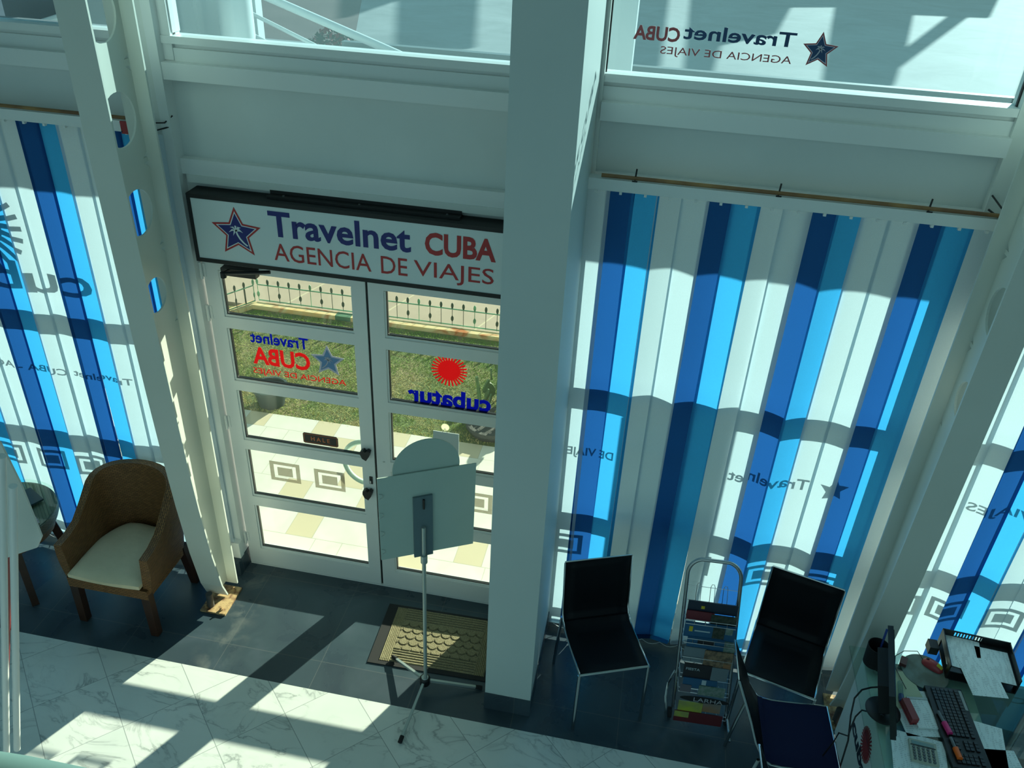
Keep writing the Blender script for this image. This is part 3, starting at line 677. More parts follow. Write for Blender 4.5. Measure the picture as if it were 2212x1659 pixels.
# ------------------------------------------------------------------ outside: fence, pots, cactus
green = pbr('fence_green', (.15, .42, .25), .5, noise=(9, .4, .7), col2=(.07, .22, .13))
greend = pbr('fence_dark_green', (.022, .05, .03), .6)
def fence(name, label, p0, p1, n, turned=False):
    p0, p1 = Vector(p0), Vector(p1); d = (p1-p0).normalized(); nr = Vector((-d.y, d.x, 0)); f = thing(name, label, 'fence', (p0+p1)/2)
    for z in (.045, .225): build('rail', MB().tube([p0+Vector((0,0,z)), p1+Vector((0,0,z))], .0065, 6), green, f)
    L = (p1-p0).length
    for i in range(n):
        q = p0 + d*(L*i/(n-1)); k = MB()
        k.tube([q+Vector((0,0,.035)), q+Vector((0,0,.235))], .0035, 5)
        fm = frame_mat(q+Vector((0, 0, .26)), d, (0, 0, 1))
        k.poly([(-.008, -.03), (.008, -.03), (.014, .0), (.011, .024), (0, .038), (-.011, .024), (-.014, 0)], .005, fm)
        if i % 2 == 0: k.poly([(0, -.040), (.014, -.012), (.014, .014), (0, .040), (-.014, .014), (-.014, -.012)], .005, frame_mat(q+Vector((0, 0, .115)), (d+nr*.5), (0, 0, 1)))
        if turned: k.poly([(-.013, -.085), (.013, -.085), (.013, .085), (-.013, .085)], .005, frame_mat(q+Vector((0, 0, .135)), nr if i%2 else (nr+d*.4), (0, 0, 1)))
        build('picket', k, greend if i % 5 else green, f)
fence('garden_fence', 'low green iron fence with spear tips along the far edge of the lawn', (-4.02, 3.585, 0), (.10, 3.60, 0), 36)
fence('garden_fence', 'short angled side of the low green iron fence, left of the lawn', (-4.05, 3.55, 0), (-4.62, 2.62, 0), 11, True)
potm = pbr('dark_pot', (.035, .06, .055), .5); soil = pbr('soil', (.05, .035, .02), .95, bump=(60, 1, .01))
pot = thing('plant_pot', 'dark green plant pot standing in the grass, seen through the left door', 'pot', (-3.10, 1.86, -.02))
build('pot_body', MB().lathe([(.11, 0), (.145, .16), (.155, .16), (.155, .185), (.135, .185), (.13, .15), (.001, .15)], 28, (-3.10, 1.86, -.02)), potm, pot, smooth=True)
build('pot_soil', MB().lathe([(.125, .15), (.12, .168), (.001, .172)], 24, (-3.10, 1.86, -.02)), soil, pot)
pot = thing('plant_pot', 'dark low stone planter in the grass, seen through the right door', 'pot', (-1.13, 1.93, -.02))
build('pot_body', MB().lathe([(.17, 0), (.22, .07), (.215, .10), (.18, .10), (.17, .075), (.001, .07)], 24, (-1.13, 1.93, -.02)), pbr('dark_stone', (.045, .05, .045), .8, bump=(20, 1, .02)), pot, smooth=True)
cact = pbr('cactus_green', (.10, .19, .065), .55, noise=(8, .35, .7), col2=(.045, .10, .035)); cacty = pbr('cactus_yellow', (.34, .36, .12), .6)
cc = thing('cactus', 'clump of green prickly cactus behind the red sun logo', 'cactus', (-1.1, 2.32, -.02)); rc2 = random.Random(5)
for i in range(9):
    x, y = -1.30+rc2.uniform(-.05, .50), 2.30+rc2.uniform(-.12, .16); h = rc2.uniform(.18, .42); lx, ly = rc2.uniform(-.06, .06), rc2.uniform(-.06, .06); s = MB()
    n = 10; pts = [(x+lx*(k/6)**1.3, y+ly*(k/6)**1.3, h*k/6-.02) for k in range(7)]
    s.tube(pts, .022, 8, r2=.013); build('cactus_stem', s, cact if i % 3 else cacty, cc, smooth=True)
for i in range(24):
    x, y, z = -1.28+rc2.uniform(0, .55), 2.28+rc2.uniform(-.16, .2), rc2.uniform(.05, .36); r1, r2_ = rc2.uniform(.030, .055), rc2.uniform(.05, .085)
    a = rc2.uniform(0, 3.14); m = frame_mat((x, y, z), (math.cos(a), math.sin(a), rc2.uniform(-.3, .3)), (rc2.uniform(-.4, .4), rc2.uniform(-.4, .4), 1))
    s = MB().poly([(r1*math.sin(t_)*(1+.25*math.cos(t_)), -r2_*math.cos(t_)) for t_ in [k*math.pi/7 for k in range(14)]], .014, m).bevel(.004); build('cactus_pad', s, cact, cc, smooth=True)
for i in range(14):
    x, y = -1.25+rc2.uniform(0, .5), 2.1+rc2.uniform(-.06, .12); s = MB(); a = rc2.uniform(3.6, 5.8)
    s.tube([(x, y, -.02), (x+.05*math.cos(a), y+.06*math.sin(a), .09), (x+.12*math.cos(a), y+.13*math.sin(a), .12+rc2.uniform(-.05, .05))], .008, 5, r2=.002); build('cactus_arm', s, cacty, cc, smooth=True)
# beyond the upper windows
whiteo = pbr('outdoor_white', (.62, .66, .66), .5)
cp = thing('round_column', 'thick white round column standing outside the middle upper window', 'column', (-2.288, .5, 3.20))
build('shaft', MB().lathe([(.088, 3.20), (.088, 6.2)], 32, (-2.288, .5, 0)), whiteo, cp, smooth=True); build('collar', MB().lathe([(.10, 3.201), (.10, 3.23)], 32, (-2.288, .5, 0)), whiteo, cp, smooth=True)
tr = thing('roof_truss', 'white tubular truss sloping down behind the middle upper window', 'truss', (-2.0, .75, 3.1))
def pxy(px, py, y):   # point on the vertical plane at depth y seen at a photograph pixel
    d = R0*(px-1106) + R1*(py-829.5) + R2*1826.97; t = (y+3.9067)/d.y; return Vector((0, -3.9067, 4.2)) + d*t
for n_, (a, b, r) in (('top_chord', ((500, -40), (950, 156), .022)), ('brace', ((545, 30), (760, 138), .011)), ('brace', ((548, 76), (655, 132), .010))):
    build(n_, MB().tube([pxy(*a, .8), pxy(*b, .8)], r, 12), whiteo, tr, smooth=True)
wp = MB().box(-3.35, -2.40, .96, 1.04, 3.20, 6).box(-2.86, -2.77, .93, .96, 3.20, 6); struct('outer_wall_panel', wp, whiteo)
q0, q1 = pxy(18, 60, 1.6), pxy(150, 60, 1.6)
mb = MB().box(q0.x, q1.x+.3, 1.6, 1.7, 2.7, 5.8); struct('far_wall', mb, pbr('dark_far_wall', (.075, .09, .105), .7))
ba, bb = pxy(30, 68, 1.5), pxy(132, 36, 1.5)
tag(build('pale_beam', MB().tube([ba, bb], .022, 8), whiteo, smooth=True), 'pale slanting beam outside the upper left window', 'beam')
mb = MB(); c_ = [pxy(*q, 1.52) for q in ((93, 50), (150, 40), (150, 96), (98, 96))]; mb.box(c_[0].x, c_[1].x, 1.50, 1.54, c_[3].z-.1, c_[0].z)
tag(build('blue_banner', mb, pbr('banner_blue', (.04, .14, .36), .6)), 'blue banner panel outside the upper left window', 'banner')
bush = pbr('red_flowers', (.24, .03, .035), .7); leafm = pbr('bush_leaves', (.025, .04, .02), .8)
bs = thing('flowering_bush', 'tall dark bush with red flowers beyond the middle upper window', 'bush', (-3.95, 6, 0))
s = MB(); s2 = MB(); rb = random.Random(2)
for i in range(5200):
    u = Vector((rb.gauss(0, 1), rb.gauss(0, 1), rb.gauss(0, 1))).normalized()*rb.uniform(.55, 1); p = Vector((-3.98, 6.1, 1.72)) + Vector((u.x*.55, u.y*.5, u.z*.66))
    m = frame_mat(p, (rb.gauss(0, 1), rb.gauss(0, 1), rb.gauss(0, 1)), (rb.gauss(0, 1), .3, rb.gauss(0, 1)+.01)); q = s if rb.random() < .62 else s2; w = rb.uniform(.02, .045)
    q.bm.faces.new([q.bm.verts.new(m @ Vector(v)) for v in ((-w, 0, 0), (0, -w*.6, 0), (w, 0, 0), (0, w*.6, 0))])
build('leaves', s, leafm, bs); build('flowers', s2, bush, bs); build('trunk', MB().tube([(-3.98, 6.1, -.02), (-3.98, 6.1, 1.3)], .04, 8, r2=.02), pbr('bark', (.08, .06, .04), .9), bs)
# outer posts that stand on the low roof and shade it, and added unseen slabs that shade the plaza
pst = thing('roof_post', 'white square post standing on the low roof outside the right upper window', 'post', (-.30, .75, 3.19)); build('shaft', MB().box(-.345, -.215, .50, .62, 3.19, 6.2), whiteo, pst)
def gpt(px, py):
    d = R0*(px-1106) + R1*(py-829.5) + R2*1826.97; t = -4.2/d.z; return Vector((0, -3.9067, 4.2)) + d*t
shade_t = 15.0
mb = MB()
for pg in (((1338,-70),(1455,-70),(1430,140),(1320,140)), ((1508,-70),(1715,-70),(1710,15),(1680,70),(1560,95),(1540,165),(1495,165)),
           ((1825,-70),(1975,-70),(1975,30),(1962,92),(1935,180),(1790,170)), ((1715,-70),(1825,-70),(1825,12),(1715,12)), ((1975,-70),(2190,-70),(2140,35),(1975,28)),
           ((1950,110),(2060,26),(2100,30),(1945,145)), ((880,-70),(1040,-70),(1030,100),(882,95)), ((757,-70),(880,-70),(860,0),(757,35))):
    P3 = [gpt(*q) + Vector((.485, 1, .467))*shade_t for q in pg]
    a_ = [mb.bm.verts.new(p) for p in P3]; b2_ = [mb.bm.verts.new(p+Vector((0, 0, .2))) for p in P3]; n = len(P3)
    mb.bm.faces.new(a_); mb.bm.faces.new(b2_[::-1])
    for k in range(n): mb.bm.faces.new((a_[k], a_[(k+1)%n], b2_[(k+1)%n], b2_[k]))
for x, y in ((-4, 45), (6, 45), (14, 45), (22, 45)): mb.box(x, x+.3, y, y+.3, 0, 7.0)
struct('plaza_shadow_caster', mb, whiteo)  # added out of view, outlines shaped to cast the plaza's shadow patches
ip = thing('shade_panel', 'unseen white panel added outside the wide window to shade its blind', 'panel', (.75, .9, 0))  # hidden behind the blind, added to throw the dark zone on its slats
build('board', MB().box(.48, 1.06, .88, .92, .3, 2.17), whiteo, ip); build('leg', MB().box(.52, .56, .88, .92, -.005, .3), whiteo, ip); build('leg', MB().box(.96, 1.0, .88, .92, -.005, .3), whiteo, ip)

# ------------------------------------------------------------------ tripod notice stand
ts = thing('tripod_sign_stand', 'grey tripod stand holding a blank display board before the doors', 'sign stand', (-.935, -.78, 0))
a = R(30); dv = Vector((math.cos(a), math.sin(a), 0)); bo = Vector((-.935, -.795, 0))
boardm = pbr('board_back', (.50, .60, .54), .5, noise=(2.5, .3, .7), col2=(.45, .56, .50))
build('pole', MB().tube([(-.940, -.78, .09), (-.930, -.80, 1.30)], .0105, 12), dull, ts, smooth=True)
build('pole_collar', MB().lathe([(.018, 0), (.018, .05)], 14, (-.930, -.80, 1.06)), dull, ts, smooth=True)
fb = lambda s, z, off=0: bo + dv*s + Vector((-dv.y, dv.x, 0))*off + Vector((0, 0, z))
build('board', MB().poly([(-.216, 1.112), (.273, 1.098), (.280, 1.630), (-.216, 1.640)], .006, frame_mat(bo+Vector((-dv.y, dv.x, 0))*.020, dv, (0, 0, 1))), boardm, ts)
build('disc', MB().poly([(.029+.168*math.cos(t_), 1.650+.168*math.sin(t_)) for t_ in [k*math.pi/24 for k in range(48)]], .006, frame_mat(bo+Vector((-dv.y, dv.x, 0))*.030, dv, (0, 0, 1))), boardm, ts)
dk = pbr('bracket_blue_grey', (.13, .19, .21), .45)
br = build('bracket', MB().poly([(-.046, 1.095), (.053, 1.095), (.053, 1.49), (-.046, 1.49)], .012, frame_mat(bo+Vector((-dv.y, dv.x, 0))*.010, dv, (0, 0, 1))), dk, ts)
build('slot', MB().box(-.005, .005, -.004, .004, -.03, .03).bevel(.001, 1), black, br, local=True).location = Matrix.Identity(3) @ Vector(gm(br).inverted() @ fb(.006, 1.445, -.002))
for z in (1.17, 1.29, 1.41, 1.53): build('clip', MB().tube([fb(-.212, z+.015, .014), fb(-.196, z+.010, .012), fb(-.194, z-.008, .012), fb(-.208, z-.018, .014)], .0016, 5), dull, ts)
hub = Vector((-.945, -.775, .10))
build('hub', MB().lathe([(.026, -.035), (.031, -.025), (.031, .015), (.024, .022)], 24, hub), black, ts, smooth=True); build('hub_cap', MB().lathe([(.021, .022), (.019, .026)], 24, hub), dull, ts, smooth=True)
for f in ((-1.197, -.595), (-.626, -.690), (-.985, -1.140)):
    fv = Vector((f[0], f[1], .014 if f[1] < -.65 else .020)); dd = (fv-hub).normalized()
    lg = build('leg', MB().tube([hub+dd*.025, fv-dd*.02], .009, 4, flat=(0, 0, 1), r2=.007), dull, ts)
    build('rubber_foot', MB().tube([fv-dd*.035, fv+dd*.004], .0125, 10), rubber, lg, smooth=True)

# ------------------------------------------------------------------ door mat
dm = thing('door_mat', 'olive ribbed door mat with black rubber edge inside the doors', 'door mat', (-.99, -.40, 0), R(1.5))
build('rubber_edge', MB().box(-.36, .42, -.245, .235, .0005, .006).bevel(.002, 1), rubber, dm, local=True)
s = MB(); X_, Y_, NX, NY = .325, .215, 300, 200
def hmat(u, v):
    x, y = (u*2-1)*X_, (v*2-1)*Y_; 
    e = .008
    inr = abs(x) < .262 and abs(y) < .115
    if inr:
        ry = y/.050; k = math.floor(ry); fx = (x/.062 + (.5 if k % 2 else 0)) % 1.0 - .5; fy = ry-k
        dd = math.hypot(fx*.062, (1-fy)*.05 - .0); z = e + (.004 if dd < .031 or False else .001) - (.0045 if abs(dd-.031) < .0035 else 0)
    elif abs(x) > .262: z = e + .0022*math.sin(x*600) + (.001 if abs(y) < .2 else 0)
    else: z = e + .0025*math.sin(y*330)
    return (x+.03, y, z)
s.grid(hmat, NX, NY); build('carpet_panel', s, matm, dm, local=True)

# ------------------------------------------------------------------ sling chairs
seatblk = pbr('black_chair_sheet', (.003, .0045, .007), .5, spec=.2); seatnavy = pbr('navy_chair_seat', (.008, .011, .050), .7, spec=.2)
def sling_chair(label, loc, rz, seatm=seatblk, recl=.240, taper=0.0):
    c = thing('chair', label, 'chair', loc, rz, 'black sling chairs')
    w = .192
    prof = [(-.205, .452), (-.20, .455), (0.0, .444), (.080, .442), (.130, .450), (.165, .470), (.188, .505), (.200+(recl-.24)*.2, .56), (.212+(recl-.24)*.45, .66), (recl, .855)]   # y (back +), z
    nx_ = lambda z: -w + taper*max(0, (z-.475)/.38)
    def sheet(p0, p1):
        q = prof[p0:p1]
        pts = []
        for (ya, za), (yb, zb) in zip(q, q[1:]):
            for k in range(4): pts.append((ya+(yb-ya)*k/4, za+(zb-za)*k/4))
        pts.append(q[-1]); n = len(pts)-1
        return MB().grid(lambda u, v: (nx_(pts[round(v*n)][1])*(1-u)+w*u, pts[round(v*n)][0], pts[round(v*n)][1]), 6, n)
    build('seat', sheet(0, 6), seatm, c, local=True, smooth=True, solid=.006); build('backrest', sheet(5, 10), seatblk, c, local=True, smooth=True, solid=.008)
    f = MB()
    f.tube([(-w-.004, -.206, .450), (w+.004, -.206, .450)], .008, 8)
    for s_ in (-1, 1): f.tube([((w+.004) if s_ > 0 else nx_(z)-.004, y, z-.002) for y, z in prof], .006, 8)
    f.tube([(nx_(.857)-.004, recl+.002, .857), (w+.004, recl+.002, .857)], .0045, 8); build('frame', f, chrome, c, local=True, smooth=True)
    for s_ in (-1, 1):
        build('leg', MB().tube([(s_*(w+.004), -.204, .448), (s_*(w+.008), -.215, .004)], .010, 10), chrome, c, local=True, smooth=True)
        build('leg', MB().tube([(s_*(w+.004), .195, .47), (s_*(w+.006), .225, .25), (s_*(w+.008), .250, .004)], .009, 10), chrome, c, local=True, smooth=True)
    return c
sling_chair('black sling chair nearest the pillar, left of the magazine rack', (.045, -.565, 0), R(22))
sling_chair('black sling chair between the magazine rack and the glass desk', (1.05, -.455, 0), R(-15))
sling_chair('chair with dark navy seat, its back to the rack and facing the desk', (1.05, -.945, 0), R(93), seatnavy, .345, .14)
sling_chair('chair mostly cut off by the bottom edge, in front of the navy seat', (1.14, -1.535, 0), R(93), seatnavy, .345, .14)

# ------------------------------------------------------------------ wicker armchair
wc = thing('wicker_armchair', 'brown wicker tub armchair with a beige seat cushion', 'armchair', (-2.925, -.47, 0))
wood = pbr('dark_wood', (.060, .022, .010), .4, noise=(12, .3, .7), col2=(.035, .012, .006))
def tubshell():
    s = MB(); uvl = s.bm.loops.layers.uv.new('UVMap')
    path = []   # centre line from the front of one arm round the back to the other, with top height
    hx, yf, yr = .245, -.265, .10
    for k in range(5): path.append((-hx-.008+.01*k/4, yf+(yr-yf)*k/4))
    for k in range(1, 16):
        t_ = math.pi*k/16; path.append((-hx*math.cos(t_), yr+.165*math.sin(t_)))
    for k in range(5): path.append((hx-.002+.01*k/4, yr-(yr-yf)*k/4))
    n = len(path); cum = [0]
    for p, q in zip(path, path[1:]): cum.append(cum[-1]+math.hypot(q[0]-p[0], q[1]-p[1]))
    L = cum[-1]; T = .024; prof = []
    for i, (x, y) in enumerate(path):
        u = cum[i]/L; k = 1-abs(2*u-1); top = .615 + .265*(1/(1+math.exp(-(k-.42)*11)))
        p, q = path[max(i-1, 0)], path[min(i+1, n-1)]; tx, ty = q[0]-p[0], q[1]-p[1]; l = math.hypot(tx, ty); nx, ny = ty/l, -tx/l   # nx: inward or outward
        prof.append((x, y, top, nx, ny))
    M_ = 12; V = []
    for (x, y, top, nx, ny) in prof:
        row = []
        for j in range(M_+1):      # outside bottom to top
            f = j/M_; z = .36+(top-.36)*f; fl = .012*math.sin(f*math.pi) + .022*f; row.append((x-nx*(T+fl), y-ny*(T+fl), z))
        for j in range(M_+1):
            f = 1-j/M_; z = .36+(top-.36)*f; fl = .022*f; row.append((x+nx*(T-fl), y+ny*(T-fl), z + (.004 if j == 0 else 0)))
        V.append([s.bm.verts.new(p) for p in row])
    K = len(V[0])
    for i in range(n-1):
        for j in range(K-1):
            f = s.bm.faces.new((V[i][j], V[i+1][j], V[i+1][j+1], V[i][j+1]))
            hs_ = [(cum[i], j), (cum[i+1], j), (cum[i+1], j+1), (cum[i], j+1)]
            for lp, (uu, jj) in zip(f.loops, hs_): lp[uvl].uv = (uu, jj*.042)
    for i in (0, n-1):
        f = s.bm.faces.new(V[i] if i == 0 else V[i][::-1])
        for lp in f.loops: lp[uvl].uv = (lp.vert.co.y*1.0+lp.vert.co.x, lp.vert.co.z)
    return s
build('wicker_shell', tubshell(), wicker, wc, local=True, smooth=True)
def uvbox(s):
    uvl = s.bm.loops.layers.uv.verify()
    for f in s.bm.faces:
        for lp in f.loops: lp[uvl].uv = (lp.vert.co.x+lp.vert.co.y, lp.vert.co.z)
    return s
build('wicker_apron', uvbox(MB().poly([(-.262, -.283), (.262, -.283), (.265, .12), (.17, .25), (0, .285), (-.17, .25), (-.265, .12)], .07, Matrix.Translation((0, 0, .345)))), wicker, wc, local=True)
cush = pbr('beige_cushion', (.84, .70, .48), .85, noise=(6, .3, .7), col2=(.72, .60, .40), bump=(14, .35, .01))
def cushfn(sgn):
    def fn(u, v):
        a, b = u*2-1, v*2-1; w = .232 if v < .55 else .232-.10*((v-.55)/.45)**2
        e = (1-a**6)*(1-b**6); y = -.300+.505*v - .010*(1-a*a)*(1-v)
        return (a*w, y, .418 + sgn*(.012+.030*max(e, 0)**.6) + .004*math.sin(9*u+5*v)*(sgn > 0))
    return fn
s = MB(); s.grid(cushfn(1), 22, 22); s.grid(cushfn(-1), 22, 22); bmesh.ops.remove_doubles(s.bm, verts=s.bm.verts[:], dist=.0001)
bv = [e for e in s.bm.edges if e.is_boundary]; bmesh.ops.bridge_loops(s.bm, edges=bv)
build('cushion', s, cush, wc, local=True, smooth=True)
for x, y, dx, dy in ((-.235, -.255, -.01, 0), (.235, -.255, .012, -.012), (.225, .17, .03, .03), (-.225, .17, -.03, .03)):
    build('leg', MB().tube([(x, y, .345), (x+dx, y+dy, .003)], .027, 4, flat=(1, .0, 0), r2=.024), wood, wc, local=True)
# ------------------------------------------------------------------ side table with magazines
st = thing('side_table', 'round wicker side table with a glass top left of the armchair', 'table', (-3.77, -.49, 0))
build('glass_top', MB().lathe([(.318, .556), (.322, .560), (.318, .565)], 56), glassy('clear_table_glass', (.90, .97, .93)), st, local=True, smooth=True)
ss = MB().lathe([(.30, .47), (.312, .50), (.312, .545), (.30, .553), (.001, .553)], 56); uvbox(ss); build('wicker_top', ss, mk_wicker('pale_wicker', (.30, .25, .16), (.08, .06, .04)), st, local=True, smooth=True)
ss = MB().lathe([(.27, .40), (.285, .47), (.001, .47)], 40); uvbox(ss); build('apron', ss, wicker, st, local=True, smooth=True)
for a in (-42, 48, 138, 228): 
    c_, s_ = math.cos(R(a)), math.sin(R(a)); build('leg', MB().tube([(.23*c_, .23*s_, .42), (.30*c_, .30*s_, .003)], .024, 4, flat=(c_, s_, 0), r2=.021), wood, st, local=True)
def flat_item(name, label, cat, x, y, z, w, d, h, rz, mat, tilt=0, group=None, mb=None):
    s = MB().obox(Matrix.Translation((0, 0, h/2)), w, d, h); o = build(name, s, mat); o.location = (x, y, z); o.rotation_euler = (tilt, 0, rz); tag(o, label, cat, group); return o
cover_dark = pbr('dark_cover', (.02, .045, .05), .4); coverred = pbr('red_cover', (.30, .03, .035), .45); paperm = pbr('paper', (.50, .66, .68), .65, noise=(70, .42, .5), col2=(.36, .50, .53)); pagem = pbr('magazine_pages', (.45, .50, .45), .7)
flat_item('magazine', 'open magazine with white and red pages under the dark folder', 'magazine', -3.66, -.58, .566, .24, .30, .006, R(-38), pbr('printed_page', (.50, .52, .50), .5, noise=(14, .45, .55), col2=(.25, .03, .04)), group='reading on the side table')
flat_item('magazine', 'red magazine at the bottom left of the side table', 'magazine', -3.86, -.61, .566, .20, .26, .006, R(12), coverred, group='reading on the side table')
flat_item('folder', 'dark teal folder lying on top of the side table', 'folder', -3.72, -.43, .573, .17, .28, .012, R(-28), cover_dark, group='reading on the side table')

# ------------------------------------------------------------------ magazine rack
rk = thing('magazine_rack', 'chrome magazine rack on wheels with an arched top between the chairs', 'magazine rack', (.64, -.55, 0))
B0, B1 = Vector((.490, -.600, .06)), Vector((.795, -.585, .06)); T0, T1 = Vector((.432, -.47, 1.0)), Vector((.712, -.455, 1.0))
def rp(u, v, off=0):   # point on the rack plane: u across, v up (0..1), off to the front
    p = (B0*(1-u)+B1*u)*(1-v) + (T0*(1-u)+T1*u)*v; return p + Vector((.05, -1, 0)).normalized()*off
pts = [rp(0, 0), rp(0, .5), rp(0, .98)]
for k in range(1, 8): a = math.pi/2*k/8; pts.append(rp(.30*(1-math.cos(a)), .98+.105*math.sin(a)))
for k in range(1, 9): a = math.pi/2*(1-k/8); pts.append(rp(1-.30*(1-math.cos(a)), .98+.105*math.sin(a)))
pts += [rp(1, .5), rp(1, 0)]
build('tube_frame', MB().tube(pts, .0105, 12), steel, rk, smooth=True)
w = MB()
for v in (.90, .80): w.tube([rp(.02, v), rp(.98, v)], .0016, 5)
for u in (.24, .50, .74):
    w.tube([rp(u-.045, .78), rp(u-.04, .905), rp(u-.02, .922), rp(u+.02, .922), rp(u+.04, .905), rp(u+.045, .78)], .0016, 5)
build('wire_basket', w, steel, rk)
tiers = [.70, .565, .43, .31, .20, .02]
for i, v in enumerate(tiers):
    w = MB(); h = .035
    w.tube([rp(.02, v, 0), rp(.04, v, .07), rp(.96, v, .07), rp(.98, v, 0)], .002, 5); w.tube([rp(.02, v+h, 0), rp(.04, v+h, .075), rp(.96, v+h, .075), rp(.98, v+h, 0)], .002, 5)
    for u in (.2, .4, .6, .8): w.tube([rp(u, v, .0), rp(u, v, .07), rp(u, v+h, .075)], .0016, 5)
    build('wire_shelf', w, steel, rk)
build('foot_bar', MB().tube([rp(0, .26)+Vector((-.01, .01, 0)), rp(-.16, .24, .06), rp(-.19, .17, .09), rp(-.15, .04, .09), rp(-.12, -.02, .09)], .008, 8), chrome, rk, smooth=True)
build('foot_bar', MB().tube([rp(1, .0), rp(1.02, -.02, .09), rp(1.02, -.03, .16)], .008, 8), chrome, rk, smooth=True)
for u in (-.06, 1.0): build('wheel', MB().tube([rp(u, -.03, .02)+Vector((-.012, 0, 0)), rp(u, -.03, .02)+Vector((.012, 0, 0))], .030, 18), rubber, rk, smooth=True)
pl = build('name_plate', MB().poly([(.135*math.cos(t_)*1.0+.0, .020*math.sin(t_)) for t_ in [k*math.pi/16 for k in range(32)]], .004, frame_mat(rp(.52, .19, .100), (rp(1, .2)-rp(0, .2)), (rp(.5, .9)-rp(.5, .1)))), blackm, rk)
me = text_mesh('LARHA', .16, .026, .002, .0); t = MB(); t.merge(me, frame_mat(rp(.32, .177, .1035), (rp(1, .2)-rp(0, .2)), (rp(.5, .9)-rp(.5, .1)))); build('plate_lettering', t, pbr('silver_letters', (.42, .42, .46), .4), pl)
def mag(label, u0, u1, v0, v1, off, mat, th=.006, extras=None):
    o0 = rp((u0+u1)/2, (v0+v1)/2, off); wv = rp(u1, v0)-rp(u0, v0); hv = rp(.5, v1)-rp(.5, v0)
    fm = frame_mat(o0, wv, hv + Vector((0, -.02, 0))*0); W_, H_ = wv.length, hv.length
    t_ = thing('magazine', label, 'magazine', o0, group='brochures in the magazine rack'); ti = gm(t_)
    build('cover', MB().poly([(-W_/2, -H_/2), (W_/2, -H_/2), (W_/2, H_/2), (-W_/2, H_/2)], th, fm), mat, t_)
    for nm, x0, x1, y0, y1, mt in (extras or ()):
        build(nm, MB().poly([(W_*(x0-.5), H_*(y0-.5)), (W_*(x1-.5), H_*(y0-.5)), (W_*(x1-.5), H_*(y1-.5)), (W_*(x0-.5), H_*(y1-.5))], .0015, fm @ Matrix.Translation((0, 0, th/2+.001))), mt, t_)
    return t_, fm, W_, H_
cb = pbr('cover_blue', (.015, .10, .22), .4); cg = pbr('cover_grey', (.16, .21, .24), .45); cbr = pbr('cover_brown', (.11, .075, .05), .45, noise=(40, .4, .6), col2=(.30, .20, .12)); cd_ = pbr('cover_black', (.014, .012, .018), .4)
cy = pbr('cover_yellow', (.42, .48, .05), .5, noise=(12, .4, .6), col2=(.30, .32, .10)); cor = pbr('cover_orange', (.34, .17, .07), .5, noise=(6, .35, .65), col2=(.20, .22, .22)); cr = pbr('cover_maroon', (.12, .014, .02), .45); yel = pbr('spot_yellow', (.60, .45, .02), .5); dots = pbr('dark_photo', (.06, .07, .05), .5, noise=(60, .4, .6), col2=(.02, .03, .02)); pht = pbr('pale_photo', (.22, .28, .26), .5, noise=(50, .4, .6), col2=(.12, .20, .16)); wt_ = pbr('white_print', (.45, .55, .60), .5)
mag('dark navy brochure, topmost in the rack', .06, .98, .755, .825, .030, pbr('cover_navy', (.010, .022, .045), .4), extras=(('sun_spot', .27, .34, .35, .62, yel),))
mag('red topped brochure just below the topmost one', .04, .55, .70, .765, .040, pbr('cover_red', (.16, .02, .03), .45))
mag('patterned brochure at the right of the second row', .50, .97, .69, .76, .046, dots)
t0, fm, W_, H_ = mag('wide blue brochure with a yellow spot and small photos', .03, .98, .60, .705, .058, cb, extras=(('sun_spot', .09, .16, .38, .72, yel), ('photo', .55, .78, .10, .82, dots), ('photo', .79, .93, .45, .88, pht), ('print_line', .20, .50, .42, .50, wt_)))
mag('blue brochure with a dark title band in the third row', .10, .78, .51, .605, .062, cb, extras=(('title_band', .28, .72, .5, .86, cd_),))
mag('pale green brochure at the right end of the third row', .78, .99, .50, .60, .063, pht)
mag('plain grey blue brochure at the left of the fourth row', .06, .46, .43, .535, .068, cg)
mag('brown photo brochure at the right of the fourth row', .44, .96, .415, .53, .072, cbr, extras=(('orange_photo', .72, .96, .05, .30, pbr('orange_spot', (.35, .17, .08), .5)),))
t0, fm, W_, H_ = mag('black brochure titled FIESTA in the fifth row', .09, .60, .315, .425, .076, cd_)
me = text_mesh('FIESTA', W_*.50, H_*.16, .001, .01); t = MB(); t.merge(me, fm @ Matrix.Translation((-W_*.42, H_*.08, .005))); build('title_lettering', t, wt_, t0)
mag('small steel blue brochure at the right of the fifth row', .60, .90, .325, .42, .079, cg)
t0 = mag('bright blue brochure with a small white stamp in the sixth row', .10, .72, .255, .325, .082, cb, extras=(('stamp', .55, .68, .45, .95, wt_),))
mag('mauve grey brochure at the left of the seventh row', .06, .26, .205+.015, .275, .086, pbr('cover_mauve', (.13, .12, .15), .5))
mag('pale landscape brochure at the right of the seventh row', .40, .88, .215, .285, .088, pht)
mag('yellow brochure at the lower left of the rack', .06, .50, .075, .150, .088, cy); mag('orange and grey brochure at the lower right of the rack', .44, .84, .085, .175, .082, cor)
mag('maroon brochure with a yellow corner, lowest in the rack', .0, .88, .0, .080, .094, cr, extras=(('yellow_corner', 0, .30, .45, .98, cy),))

